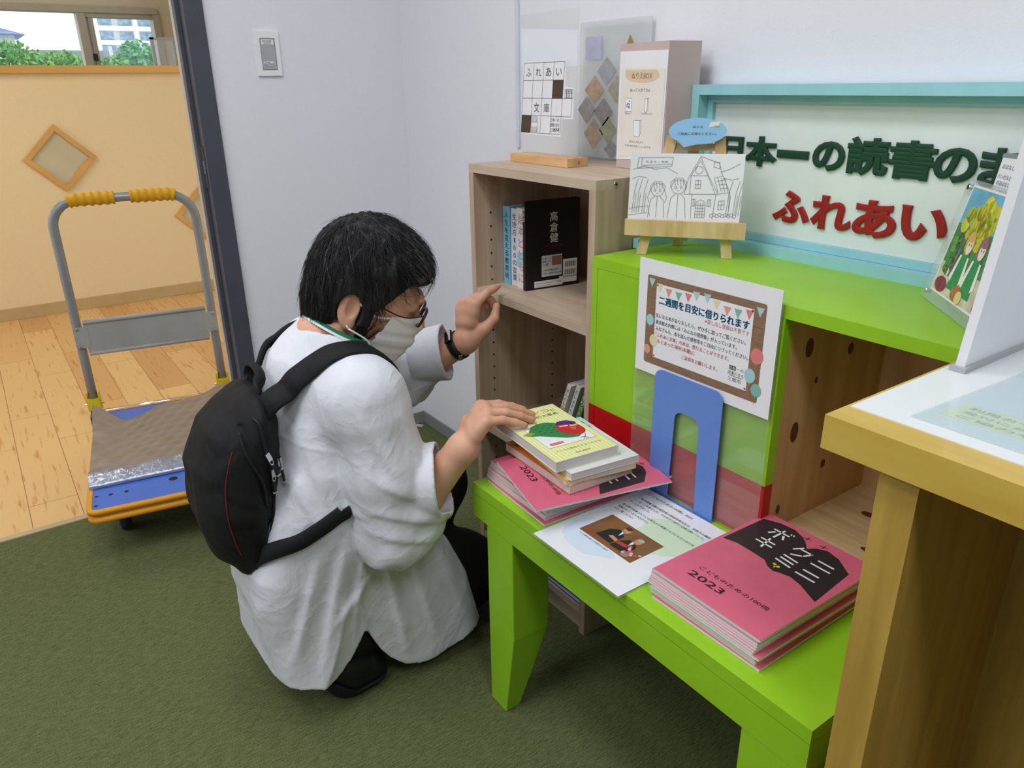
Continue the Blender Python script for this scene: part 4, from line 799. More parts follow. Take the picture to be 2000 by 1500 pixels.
def cover_print(r):
    m = wmat(r); p = Print(m @ Vector((0, 0, MT_)), m.to_3x3() @ Vector((1, 0, 0)), m.to_3x3() @ Vector((0, 1, 0)), 0.0002)
    sh = [(0.0012, 0.1447), (0.0017, 0.1897), (0.0027, 0.2401), (0.0274, 0.2509), (0.0527, 0.2532), (0.0742, 0.2442), (0.0872, 0.233), (0.0947, 0.2228), (0.104, 0.2359), (0.1175, 0.2429), (0.1392, 0.2377), (0.1696, 0.2162), (0.1791, 0.123), (0.1439, 0.1396), (0.1242, 0.144), (0.1078, 0.1392), (0.1012, 0.1358), (0.0891, 0.139), (0.0766, 0.1485), (0.0554, 0.1503), (0.0239, 0.1512)]
    p.poly([(x+0.004, y-0.001) for x, y in sh], COVK, 0)
    def st(pts, wd=0.0034): p.line([(x+0.004, y) for x, y in pts], wd, COVW, 1)
    x, y = 0.046, 0.222   # characters drawn as thin strokes
    for dx, dy in ((0, 0),): 
        st([(x-0.013, y+0.006), (x+0.013, y+0.006)]); st([(x, y+0.014), (x, y-0.014)]); st([(x-0.008, y), (x-0.013, y-0.009)]); st([(x+0.008, y), (x+0.013, y-0.009)]); st([(x+0.012, y+0.014), (x+0.014, y+0.011)], 0.002); st([(x+0.016, y+0.015), (x+0.018, y+0.012)], 0.002)
    x, y = 0.098, 0.206; st([(x-0.006, y+0.013), (x-0.014, y)]); st([(x-0.006, y+0.008), (x+0.012, y+0.008), (x+0.006, y-0.006), (x-0.008, y-0.015)])
    x, y = 0.137, 0.202; st([(x-0.012, y+0.007), (x+0.012, y+0.007)]); st([(x-0.015, y-0.007), (x+0.015, y-0.007)])
    x, y = 0.048, 0.186; st([(x-0.012, y+0.006), (x+0.012, y+0.006)]); st([(x-0.014, y-0.004), (x+0.014, y-0.004)]); st([(x-0.002, y+0.014), (x+0.003, y-0.014)])
    x, y = 0.097, 0.172; st([(x-0.012, y+0.01), (x+0.012, y+0.008)]); st([(x-0.011, y+0.001), (x+0.011, y-0.001)]); st([(x-0.013, y-0.008), (x+0.013, y-0.011)])
    x, y = 0.137, 0.166; st([(x-0.012, y+0.007), (x+0.012, y+0.007)]); st([(x-0.015, y-0.007), (x+0.015, y-0.007)])
    p.ell(0.0919+0.004, 0.1505, 0.0028, 0.0026, ink(226, 222, 40), 2, 10); p.ell(0.0991+0.004, 0.149, 0.0028, 0.0026, ink(226, 222, 40), 2, 10); p.poly([(0.098, 0.147), (0.102, 0.147), (0.1, 0.141)], ink(196, 196, 60), 2)
    for x in (0.084, 0.112): p.line([(x-0.006, 0.245), (x+0.006, 0.247)], 0.0012, COVT, 1); p.line([(x, 0.251), (x, 0.241)], 0.0012, COVT, 1)
    p.text('2023', 0.036, 0.031, 0.0185, COVT, 1, 0.062, bold=0.012); p.text('こどものための100冊', 0.038, 0.0545, 0.0092, COVT, 1, 0.12, bold=0.006)
    p.done('cover_design', r)
GR = 'pink booklets stacked on the right of the bench'; GL = 'pink booklets stacked on the left of the bench'
zr = BZ+0.0008; n = 13
under_r = 'thin pink booklet buried in the right stack, only its page edges showing'
under_l = 'thin pink booklet buried in the left stack, only its page edges showing'
proto = booklet('lowest pink booklet of the right stack, shifted towards the desk', (1.7250, -0.5445, zr), 0.01, GR)
g = np.random.default_rng(5)
for k in range(1, n):
    q = k/(n-1); x = 1.7175+0.0015*g.normal()*0.45-0.002*(1-abs(2*q-1)); y = -0.538-0.006*(1-abs(2*q-1))+0.0012*g.normal()*0.4; a = -0.006+0.004*g.normal()*0.5
    if k == n-1: x, y, a = 1.7205, -0.5405, -0.008
    if k == 5: x, y = 1.724, -0.545
    t_ = dup(proto, (x, y, zr+MT_*k), a, under_r, GR)
    if k == n-1: t_['label'] = 'topmost pink booklet of the right stack, its black book-shaped emblem fully in view'; cover_print(t_)
zl = BZ+0.0008
for k in range(13):
    q = k/12; x = 1.2805+0.0008*g.normal()+0.012*max(0, (q-0.5)); y = -0.543+0.0007*g.normal()+0.01*q; a = -0.03+0.004*g.normal(); lb = under_l
    if k == 0: x, y, a = 1.289, -0.546, -0.05; lb = 'lowest pink booklet of the left stack, its corner sticking out beside the sheet'
    if k == 11: x, y, a = 1.304, -0.535, -0.17; lb = 'second pink booklet from the top of the left stack, turned a little'
    if k == 12: x, y, a = 1.306, -0.536, -0.245; lb = 'topmost pink booklet of the left stack, lying askew beneath the books'
    t_ = dup(proto, (x, y, zl+MT_*k), a, lb, GL)
    if k == 12: cover_print(t_)
# laminated sheet
r = root('laminated_sheet', 'white laminated sheet with a brown photo lying between the two booklet stacks', 'paper', (1.487, -0.585, BZ+0.0021))
bm = B(); box(bm, (0, 0, 0), (0.209, 0.262, 0.0006)); obj('paper', bm, mat('glossy_paper', (238, 239, 244), 0.25, 0.01, 30), r)
bm = B(); box(bm, (-0.003, -0.003, -0.0006), (0.212, 0.265, 0.0)); obj('film', bm, M_CLEAR, r)
p = Print((1.487, -0.585, BZ+0.0027), (1, 0, 0), (0, 1, 0), 0.0002)
def blob(cx, cy, rx, ry, m, l, seed):
    g_ = np.random.default_rng(seed); ph = g_.random(4)*6.28
    p.poly([(min(0.209, max(0, cx+rx*(1+0.1*math.sin(3*a+ph[0])+0.06*math.sin(5*a+ph[1]))*math.cos(a))), min(0.262, cy+ry*(1+0.1*math.sin(2*a+ph[2])+0.06*math.sin(5*a+ph[3]))*math.sin(a))) for a in [2*math.pi*i/40 for i in range(40)]], m, l)
blob(0.052, 0.085, 0.042, 0.05, ink(214, 224, 242), 0, 1); blob(0.075, 0.06, 0.05, 0.03, ink(216, 230, 244), 0.3, 2); blob(0.145, 0.17, 0.062, 0.05, ink(214, 234, 202), 0.6, 3)
K2 = ink(46, 46, 50)
p.text('「こどものための100冊」2023', 0.019, 0.2455, 0.0075, K2, 2, 0.108); p.text('三郷市読書活動応援団長の柳田邦男先生が、米国子の講師', 0.0184, 0.223, 0.0068, K2, 2, 0.168); p.text('メッセージを寄せられ、その中で三郷市の読書活動についてご', 0.0184, 0.2125, 0.0068, K2, 2, 0.168); p.text('かいただきました。', 0.0184, 0.202, 0.0068, K2, 2, 0.05)
p.text('各分野で活躍されている著名人が推薦する子どものための本', 0.0175, 0.185, 0.0068, K2, 2, 0.168); p.text('掲載されているカタログです。', 0.0175, 0.1745, 0.0068, K2, 2, 0.075); p.text('ぜひご覧ください!', 0.0175, 0.164, 0.0068, K2, 2, 0.048); p.text('※ 三郷市長と対談中の様子', 0.0435, 0.064, 0.0045, K2, 2, 0.07)
p.rect(0.0345, 0.0715, 0.158, 0.147, mat('photo_brown', (140, 98, 58), 0.3, 0.1, 20), 3); p.rect(0.0345, 0.0715, 0.158, 0.088, mat('photo_table', (150, 90, 50), 0.3, 0.1, 20), 4)
SU = ink(30, 40, 34); SK = ink(206, 150, 112)
p.poly([(0.062, 0.084), (0.098, 0.082), (0.1, 0.112), (0.09, 0.123), (0.078, 0.124), (0.066, 0.112)], SU, 5); p.ell(0.09, 0.131, 0.0075, 0.0095, SK, 6, 14); p.ell(0.088, 0.137, 0.007, 0.005, ink(70, 60, 56), 7, 12); p.poly([(0.086, 0.123), (0.092, 0.123), (0.091, 0.108)], ink(236, 236, 236), 6)
p.poly([(0.1, 0.08), (0.134, 0.08), (0.136, 0.104), (0.127, 0.116), (0.113, 0.116), (0.103, 0.103)], SU, 5.3); p.ell(0.125, 0.122, 0.007, 0.009, SK, 6, 14); p.ell(0.126, 0.128, 0.0068, 0.0045, ink(190, 180, 170), 7, 12); p.poly([(0.118, 0.115), (0.125, 0.115), (0.122, 0.1)], ink(236, 236, 236), 6)
p.poly([(0.104, 0.1), (0.126, 0.103), (0.124, 0.094), (0.102, 0.091)], ink(190, 60, 50), 7); p.poly([(0.08, 0.096), (0.1, 0.093), (0.1, 0.1), (0.084, 0.103)], SK, 7)
for k in range(18): p.ell(0.14+0.008*g.normal(), 0.093+0.006*g.normal(), 0.003, 0.0028, ink(*((232, 180, 186) if k % 2 else (206, 90, 110))), 8+0.05*k, 8)
p.ell(0.137, 0.08, 0.008, 0.006, ink(150, 140, 128), 7, 12)
p.done('printed_design', r)

def paperback(label, origin, ang, ln_, wd, th, cover):
    r = root('paperback', label, 'book', origin, ang, 'books on the left booklet stack')
    bm = B(); box(bm, (0.0, 0.0008, 0.001), (ln_-0.0006, wd-0.0006, th-0.001)); obj('pages', bm, M_PAGES, r)
    bm = B(); box(bm, (0, 0, 0), (ln_, wd, 0.0009)); box(bm, (0, 0, th-0.0009), (ln_, wd, th)); box(bm, (0, wd-0.0007, 0), (ln_, wd, th)); obj('cover', bm, cover, r)
    return r
zb = zl+MT_*13+0.0006
r = paperback('orange patterned paperback, lowest book on the left booklet stack', (1.279, -0.497, zb), -0.043, 0.206, 0.141, 0.0165, [mat('cover_orange', (226, 140, 46), 0.45, 0.05, 20)]); zb += 0.0168
m = wmat(r); p = Print(m @ Vector((0, 0, 0.0165)), m.to_3x3() @ Vector((1, 0, 0)), m.to_3x3() @ Vector((0, 1, 0)), 0.0001, 0.00008)
for k in range(14): p.ell(0.01+0.19*g.random(), 0.01+0.05*g.random(), 0.004+0.004*g.random(), 0.003+0.003*g.random(), ink(240, 214, 176), 0.2, 10)
p.rect(0.198, 0.0, 0.206, 0.141, ink(236, 196, 150), 0.4); p.done('printed_design', r)
r = paperback('yellow paperback second from the bottom in the pile of books', (1.287, -0.478, zb), -0.165, 0.196, 0.143, 0.0105, [mat('cover_yellow', (240, 208, 40), 0.45, 0.04, 20)]); zb += 0.0108
r = paperback('white paperback with a leafy corner right under the parrot book', (1.298, -0.483, zb), -0.115, 0.19, 0.144, 0.0135, [mat('cover_pearl', (232, 232, 228), 0.45, 0.02, 20)]); zb += 0.0138
m = wmat(r); p = Print(m @ Vector((0, 0, 0.0135)), m.to_3x3() @ Vector((1, 0, 0)), m.to_3x3() @ Vector((0, 1, 0)), 0.0001, 0.00008)
p.rect(0.0, 0.1, 0.05, 0.144, ink(188, 222, 236), 0.2)
for k in range(10): p.ell(0.012+0.009*k, 0.12+0.012*math.sin(k*1.9), 0.007, 0.003, ink(60, 116, 66), 0.4, 10, 0.6*math.sin(k))
p.done('printed_design', r)
BT = 0.0195
r = paperback('topmost paperback with yellow stripes and a green parrot, under the person\'s hand', (1.252, -0.502, zb), -0.097, 0.2175, 0.131, BT, [mat('cover_striped', (246, 246, 214), 0.45, 0.01, 20)])
ZBOOK = zb+BT
m = wmat(r); p = Print(m @ Vector((0.2175, 0, BT)), m.to_3x3() @ Vector((0, 1, 0)), m.to_3x3() @ Vector((-1, 0, 0)), 0.0002, 0.0001)
YS = ink(240, 240, 120)
for k in range(18): p.rect(0.002+0.0072*k, 0.001, 0.0052+0.0072*k, 0.2165, YS, 0)
p.rect(0.018, 0.05, 0.118, 0.135, ink(246, 246, 250), 1); p.line([(0.017, 0.049), (0.119, 0.049), (0.119, 0.136), (0.017, 0.136)], 0.0006, ink(190, 150, 110), 2, True)
GN = ink(56, 138, 76); RD2 = ink(206, 44, 50)
bd_ = [(0.004, 0.118), (0.02, 0.124), (0.034, 0.142), (0.052, 0.149), (0.07, 0.147), (0.084, 0.136), (0.092, 0.112), (0.098, 0.088), (0.1, 0.07), (0.09, 0.064), (0.07, 0.07), (0.05, 0.085), (0.03, 0.1), (0.014, 0.108)]
p.poly(bd_, GN, 3); p.poly([(0.004, 0.118), (0.02, 0.124), (0.03, 0.116), (0.014, 0.108)], ink(146, 170, 60), 4)
p.ell(0.096, 0.1, 0.023, 0.03, RD2, 5, 22, 0.35); p.poly([(0.078, 0.126), (0.09, 0.138), (0.108, 0.136), (0.12, 0.122), (0.118, 0.113), (0.1, 0.12)], ink(84, 46, 130), 6); p.line([(0.083, 0.117), (0.1, 0.113), (0.113, 0.108)], 0.004, ink(240, 238, 240), 7)
p.ell(0.109, 0.118, 0.003, 0.003, ink(30, 24, 40), 8, 10); p.poly([(0.098, 0.108), (0.109, 0.102), (0.102, 0.09), (0.096, 0.096)], ink(224, 110, 50), 8)
for k in range(16): p.ell(0.035+0.012*(k % 4)+0.003*(k//4), 0.14-0.011*(k//4)-0.003*(k % 4), 0.003, 0.002, ink(34, 104, 58), 4, 8)
p.ell(0.03, 0.165, 0.014, 0.009, ink(190, 40, 44), 5, 14); p.ell(0.02, 0.148, 0.016, 0.012, ink(244, 244, 246), 2.5, 14)
p.text('インコ', 0.046, 0.189, 0.017, ink(214, 104, 40), 2, 0.06); p.text('と', 0.108, 0.188, 0.012, ink(96, 120, 50), 2, 0.011); p.text('暮らしの大事典', 0.03, 0.17, 0.012, ink(50, 120, 70), 2, 0.085)
for q in ([(0.108, 0.07), (0.1, 0.058), (0.104, 0.05)], [(0.1, 0.058), (0.094, 0.052)], [(0.1, 0.058), (0.092, 0.06)]): p.line(q, 0.0016, ink(150, 146, 150), 6)
p.rrect(0.026, 0.056, 0.054, 0.064, 0.003, ink(218, 90, 60), 4); p.text('はじめての', 0.029, 0.058, 0.0045, ink(250, 240, 230), 5, 0.022); p.text('インコの気持ちがよくわかる', 0.02, 0.03, 0.006, ink(120, 130, 70), 2, 0.095); p.text('監修 編集部', 0.05, 0.012, 0.005, ink(110, 110, 80), 2, 0.03)
p.done('cover_design', r)

# ---------------------------------------------------------------- platform trolley in the doorway
TA = math.atan2(0.986, 0.165)      # local x runs along the front edge, local y towards the handle
r = root('platform_trolley', 'blue and orange platform trolley with grey tubular handle in the doorway', 'trolley', (0.311, -1.171, 0), TA)
TZ = 0.166; TW = 0.44; TL = 0.74
M_ORB = mat('orange_bumper', (234, 160, 30), 0.5, 0.06, 10); M_DECK = mat('blue_deck', (82, 118, 206), 0.4, 0.04, 10); M_GRIP = mat('mustard_grip', (224, 166, 20), 0.6, 0.05, 30); M_YEL = mat('yellow_bracket', (226, 206, 30), 0.45, 0.05, 20)
def rr(x0, y0, x1, y1, rd, n=6):
    out = []
    for cx, cy, a0 in ((x1-rd, y1-rd, 0), (x0+rd, y1-rd, 90), (x0+rd, y0+rd, 180), (x1-rd, y0+rd, 270)):
        for k in range(n+1): a = math.radians(a0+90*k/n); out.append((cx+rd*math.cos(a), cy+rd*math.sin(a)))
    return out
bm = B()   # bumper: grooved rim
prof = [(0.012, TZ), (0.002, TZ+0.001), (-0.002, TZ-0.003), (-0.001, TZ-0.012), (0.006, TZ-0.015), (0.006, TZ-0.021), (-0.001, TZ-0.024), (-0.002, TZ-0.034), (0.004, TZ-0.038), (0.014, TZ-0.038)]
rings = []
for ins, z in prof: rings.append([bm.verts.new((x, y, z)) for x, y in rr(ins, ins, TW-ins, TL-ins, 0.026-min(ins, 0.02))])
for a, b_ in zip(rings[:-1], rings[1:]):
    for j in range(len(a)): bm.faces.new((a[j], a[(j+1) % len(a)], b_[(j+1) % len(a)], b_[j])).smooth = True
bmesh.ops.recalc_face_normals(bm, faces=bm.faces); obj('bumper', bm, M_ORB, r)
bm = B(); prism(bm, rr(0.011, 0.011, TW-0.011, TL-0.011, 0.015), (0, 0, TZ-0.034), (1, 0, 0), (0, 1, 0), 0.033); dk = obj('deck', bm, M_DECK, r)
bm = B()
for x, y, rx in ((0.022, 0.036, 0.005), (0.022, 0.091, 0.005), (0.057, 0.088, 0.006), (0.096, 0.087, 0.006), (0.217, 0.108, 0.012), (0.4, 0.04, 0.005), (0.38, 0.09, 0.006)):
    add(bm, [(x+rx*math.cos(a), y+rx*math.sin(a), TZ-0.0006) for a in [2*math.pi*i/16 for i in range(16)]], [tuple(range(16))])
obj('hole', bm, M_BLACK, r)
for x, y in ((0.07, 0.19), (TW-0.07, 0.19), (0.07, TL-0.12), (TW-0.07, TL-0.12)):
    bm = B(); tube(bm, [(x-0.014, y, 0.045), (x-0.011, y, 0.045), (x+0.011, y, 0.045), (x+0.014, y, 0.045)], [0.04, 0.045, 0.045, 0.04], 24); wh = obj('wheel', bm, mat('wheel_rubber', (52, 54, 58), 0.6), r)
    bm = B(); tube(bm, [(x-0.0155, y, 0.045), (x+0.0155, y, 0.045)], 0.02, 16); obj('hub', bm, M_STEEL, wh)
    bm = B(); box(bm, (x-0.022, y-0.03, 0.118), (x+0.022, y+0.03, 0.127)); box(bm, (x-0.021, y-0.014, 0.04), (x-0.0175, y+0.014, 0.118)); box(bm, (x+0.0175, y-0.014, 0.04), (x+0.021, y+0.014, 0.118)); obj('caster_fork', bm, M_STEEL, r)
HX0, HX1, HY, HT, HR = 0.002, 0.427, 0.785, 0.873, 0.0145
pth = [(HX0, HY, 0.13), (HX0, HY, 0.4), (HX0, HY, 0.7)]+[(HX0+0.085-0.085*math.cos(a), HY, HT-0.085+0.085*math.sin(a)) for a in [math.pi/2*i/8 for i in range(9)]]
pth += [(HX0+HX1-x, y, z) for x, y, z in reversed(pth)]
bm = B(); tube(bm, pth, HR, 16); obj('handle_tube', bm, M_STEEL, r)
for a, b_ in ((HX0+0.055, HX0+0.19), (HX1-0.19, HX1-0.055)):
    bm = B(); k = 40; pts = [(a+(b_-a)*i/k, HY, HT - (0.085-math.sqrt(max(0, 0.085**2-(0.085-min(0.085, (a+(b_-a)*i/k)-HX0, HX1-(a+(b_-a)*i/k)))**2)))) for i in range(k+1)]
    tube(bm, pts, [0.0205+0.0022*math.cos(i/k*2*math.pi*6)-(0.003 if i in (0, k) else 0) for i in range(k+1)], 18); obj('grip', bm, M_GRIP, r)
bm = B(); box(bm, (HX0+0.02, HY-0.018, 0.372), (HX1-0.02, HY-0.0145, 0.476)); box(bm, (HX0-0.012, HY-0.019, 0.39), (HX0+0.03, HY-0.0147, 0.462)); box(bm, (HX1-0.03, HY-0.019, 0.39), (HX1+0.012, HY-0.0147, 0.462))
tube(bm, [(HX0+0.022, HY-0.017, 0.478), (HX1-0.022, HY-0.017, 0.478)], 0.007, 12); tube(bm, [(HX0+0.022, HY-0.017, 0.368), (HX1-0.022, HY-0.017, 0.368)], 0.007, 12); pl = obj('cross_plate', bm, mat('plate_grey', (166, 168, 166), 0.45, 0.05, 12), r)
bm = B()
for x, z in ((HX0, 0.456), (HX0, 0.396), (HX1, 0.456), (HX1, 0.396)):
    tube(bm, [(x, HY-0.0195, z), (x, HY-0.0185, z), (x, HY-0.024, z)], [0.006, 0.006, 0.004], 10)
obj('rivet', bm, M_CHROME, pl)
for x in (HX0, HX1):
    bm = B(); box(bm, (x-0.019, HY-0.021, 0.165), (x+0.019, HY+0.021, 0.205)); box(bm, (x-0.022, HY-0.012, 0.16), (x-0.017, HY+0.016, 0.225)); box(bm, (x+0.017, HY-0.012, 0.16), (x+0.022, HY+0.016, 0.225)); br_ = obj('fold_bracket', bm, M_YEL, r, bevel=0.003)
    bm = B(); tube(bm, [(x-0.03, HY-0.005, 0.185), (x+0.03, HY-0.005, 0.185)], 0.005, 10); obj('pivot_bolt', bm, M_CHROME, br_)
    bm = B(); box(bm, (x-0.016, TL-0.03, 0.125), (x+0.016, HY+0.02, 0.16)); obj('hinge_block', bm, M_DARK, r, bevel=0.003)
bm = B(); tube(bm, [(0.0, TL+0.012, TZ-0.004), (TW, TL+0.012, TZ-0.004)], 0.007, 10); obj('rear_bar', bm, M_CHROME, r)
# folded packing sheet on the deck
r = root('packing_sheet', 'crumpled grey-brown packing sheet with a silver front fold lying on the trolley deck', 'sheet', (0.311, -1.171, 0), TA)
nx, ny = 46, 60; g_ = []
bm = B()
def hsh(a, b_): return 0.0012*(math.sin(a*31+b_*17)+math.sin(a*53-b_*41+1)+0.8*math.sin(a*11+b_*73))
for i in range(nx+1):
    row = []
    for j in range(ny+1):
        s_ = i/nx; t_ = j/ny
        yb = 0.69-0.10*math.exp(-((s_-0.24)/0.17)**2)+0.06*(s_ > 0.5)*(s_-0.5)
        y = 0.132+t_*(yb-0.132)+0.012*s_*(1-t_); x = 0.004+s_*0.43
        z = TZ+0.0125+0.006*math.sin(t_*5+s_*3)*math.sin(math.pi*t_)+hsh(s_, t_)+0.045*max(0, t_-0.6)/0.4*max(0, 1-s_*5)+0.03*max(0, t_-0.55)/0.45*max(0, (s_-0.75)*4)
        if t_ < 0.09: z = TZ+0.004+0.020*math.sin(math.pi*(0.08+t_/0.09*0.42)); 
        elif t_ < 0.2: z += 0.016*(0.2-t_)/0.11
        row.append(bm.verts.new((x, y-(0.004*math.sin(math.pi*t_/0.09) if t_ < 0.09 else 0), z)))
    g_.append(row)
for i in range(nx):
    for j in range(ny):
        f = bm.faces.new((g_[i][j], g_[i+1][j], g_[i+1][j+1], g_[i][j+1])); f.smooth = True; f.material_index = 1 if j < 8 else 0
low = [bm.verts.new((v[0].co.x, v[0].co.y+0.004, TZ+0.0008)) for v in g_]
for i in range(nx): f = bm.faces.new((low[i], low[i+1], g_[i+1][0], g_[i][0])); f.material_index = 1; f.smooth = True
obj('sheet', bm, [mat('grey_brown_film', (150, 136, 122), 0.32, 0.06, 6, 0.5, 24, spec=0.6, bdist=0.004), mat('silver_film', (176, 184, 204), 0.25, 0.1, 40, 0.7, 90, metal=0.55, bdist=0.003)], r)
# ---------------------------------------------------------------- implicit surfaces -> meshes (for the figure)
def V3(*a): return np.array(a, dtype=np.float32)
def d_ell(P, c, r, R=None):
    q = P-np.asarray(c, np.float32)
    if R is not None: q = q @ np.asarray(R, np.float32).T      # rows of R: the local axes
    r = np.asarray(r, np.float32); k0 = np.sqrt(((q/r)**2).sum(1)); k1 = np.sqrt(((q/(r*r))**2).sum(1))+1e-9
    return k0*(k0-1)/k1
def d_cap(P, a, b, ra, rb=None):
    rb = ra if rb is None else rb; a = np.asarray(a, np.float32); ba = np.asarray(b, np.float32)-a; pa = P-a
    h = np.clip((pa @ ba)/(ba @ ba), 0, 1); return np.sqrt(((pa-h[:, None]*ba)**2).sum(1))-(ra+(rb-ra)*h)
def smin(a, b, k): h = np.clip(0.5+0.5*(b-a)/k, 0, 1); return b+(a-b)*h-k*h*(1-h)
def smax(a, b, k): return -smin(-a, -b, k)
def chain(P, pts, rs, k=0.01):
    d = None
    for i in range(len(pts)-1):
        e = d_cap(P, pts[i], pts[i+1], rs[i], rs[i+1]); d = e if d is None else smin(d, e, k)
    return d
def d_poly(X, Y, pts):
    """signed distance to a 2D polygon"""
    n = len(pts); d = np.full(X.shape, 1e9, np.float32); s = np.ones(X.shape, np.float32)
    for i in range(n):
        x0, y0 = pts[i]; x1, y1 = pts[i-1]; ex, ey = x1-x0, y1-y0; wx, wy = X-x0, Y-y0
        t = np.clip((wx*ex+wy*ey)/(ex*ex+ey*ey+1e-12), 0, 1); bx, by = wx-ex*t, wy-ey*t; d = np.minimum(d, bx*bx+by*by)
        c1 = Y >= y0; c2 = Y < y1; c3 = ex*wy > ey*wx
        s = np.where((c1 & c2 & c3) | (~c1 & ~c2 & ~c3), -s, s)
    return s*np.sqrt(d)
def mesh_sdf(fn, lo, hi, h, band=1.9):
    """sparse sampling + surface nets"""
    lo = np.array(lo, float); hi = np.array(hi, float); K = 4
    nb = np.ceil((hi-lo)/(h*K)).astype(int)+1; n = nb*K
    ax = [lo[i]+(np.arange(nb[i])+0.5)*h*K-0.5*h for i in range(3)]
    G = np.stack(np.meshgrid(*ax, indexing='ij'), -1).reshape(-1, 3).astype(np.float32)
    dc = fn(G).reshape(nb); act = np.abs(dc) < h*K*band
    D = np.repeat(np.repeat(np.repeat(dc, K, 0), K, 1), K, 2).astype(np.float32)
    m = np.repeat(np.repeat(np.repeat(act, K, 0), K, 1), K, 2)
    idx = np.argwhere(m); P = (lo+idx*h).astype(np.float32)
    out = np.empty(len(P), np.float32)
    for s in range(0, len(P), 400000): out[s:s+400000] = fn(P[s:s+400000])
    D[m] = out
    I = D < 0
    c = I[:-1, :-1, :-1].astype(np.int8).copy()
    for dx in (0, 1):
        for dy in (0, 1):
            for dz in (0, 1):
                if dx+dy+dz: c += I[dx:dx+n[0]-1, dy:dy+n[1]-1, dz:dz+n[2]-1]
    cells = np.argwhere((c > 0) & (c < 8)); vid = -np.ones(c.shape, np.int32); vid[tuple(cells.T)] = np.arange(len(cells))
    acc = np.zeros((len(cells), 3)); cnt = np.zeros(len(cells)); cor = [(x, y, z) for x in (0, 1) for y in (0, 1) for z in (0, 1)]
    val = {q: D[cells[:, 0]+q[0], cells[:, 1]+q[1], cells[:, 2]+q[2]] for q in cor}
    for a in range(3):
        for q in cor:
            if q[a]: continue
            q2 = tuple(q[i]+(i == a) for i in range(3)); v0, v1 = val[q], val[q2]; x = (v0 < 0) != (v1 < 0)
            t = np.where(x, v0/(v0-v1+1e-12), 0); p = np.tile(np.array(q, float), (len(cells), 1)); p[:, a] += t
            acc += np.where(x[:, None], p, 0); cnt += x
    V = lo+(cells+acc/np.maximum(cnt, 1)[:, None])*h
    F = []
    for a in range(3):
        b, e = (a+1) % 3, (a+2) % 3
        s0 = [slice(None)]*3; s1 = [slice(None)]*3; s0[a] = slice(0, -1); s1[a] = slice(1, None)
        X = np.argwhere(I[tuple(s0)] != I[tuple(s1)])
        X = X[(X[:, b] > 0) & (X[:, e] > 0) & (X[:, b] < n[b]-1) & (X[:, e] < n[e]-1) & (X[:, a] < n[a]-1)]
        def at(db, de):
            Y = X.copy(); Y[:, b] -= db; Y[:, e] -= de; return vid[tuple(Y.T)]
        q = np.stack([at(1, 1), at(0, 1), at(0, 0), at(1, 0)], 1); fl = I[tuple(X.T)]
        q = np.where(fl[:, None], q, q[:, ::-1]); F.append(q[(q >= 0).all(1)])
    return V, np.concatenate(F)
def relax(V, F, it, lam=0.5):
    e = np.concatenate([F[:, [0, 1]], F[:, [1, 2]], F[:, [2, 3]], F[:, [3, 0]]]); e = np.concatenate([e, e[:, ::-1]])
    for _ in range(it):
        a = np.zeros_like(V); k = np.bincount(e[:, 0], minlength=len(V))[:, None]
        for i in range(3): a[:, i] = np.bincount(e[:, 0], V[e[:, 1], i], minlength=len(V))
        V = V+lam*(a/np.maximum(k, 1)-V)
    return V
def sdf_obj(name, fn, lo, hi, h, m, parent, it=1, origin=None, mi=None):
    V, F = mesh_sdf(fn, lo, hi, h); V = relax(V, F, it)
    o = np.array(wmat(parent).translation) if parent is not None else np.zeros(3)
    me = bpy.data.meshes.new(name); me.vertices.add(len(V)); me.vertices.foreach_set('co', (V-o).astype(np.float32).ravel())
    me.loops.add(F.size); me.loops.foreach_set('vertex_index', F.ravel().astype(np.int32)); me.polygons.add(len(F))
    me.polygons.foreach_set('loop_start', np.arange(0, F.size, 4, dtype=np.int32)); me.update(calc_edges=True); me.validate()
    me.polygons.foreach_set('use_smooth', np.ones(len(me.polygons), bool))
    for x in (m if isinstance(m, (list, tuple)) else [m]): me.materials.append(x)
    if mi is not None and len(F) == len(me.polygons): me.polygons.foreach_set('material_index', mi(V[F].mean(1)).astype(np.int32))
    q = bpy.data.objects.new(name, me); link(q, parent); return q
def grad(fn, p, e=0.004):
    p = np.asarray(p, np.float32); Q = np.array([p+np.eye(3, dtype=np.float32)[i]*s*e for i in range(3) for s in (1, -1)], np.float32); d = fn(Q)
    g = np.array([d[0]-d[1], d[2]-d[3], d[4]-d[5]]); return g/(np.linalg.norm(g)+1e-9)
def project(fn, p, off, it=6):
    p = np.array(p, np.float32)
    for _ in range(it):
        g = grad(fn, p); p = p-g*(float(fn(p[None])[0])-off)
    return p, grad(fn, p)
def wob(P, s, seed):
    """soft pseudo noise, about -1..1"""
    r = np.random.default_rng(seed); o = np.zeros(len(P), np.float32); W = np.zeros(len(P), np.float32)
    for k in range(4):
        w_ = r.normal(size=3).astype(np.float32); w_ *= s/np.linalg.norm(w_); W = np.sin(P @ w_ + r.random()*6.28 + 1.3*W); o += W*(0.6, 0.5, 0.45, 0.4)[k]
    return o/1.3
def crease(P, s, seed):
    """soft cloth folds: rounded valleys with narrower ridges"""
    n = wob(P, s, seed); return 1-2*np.abs(n)**0.8

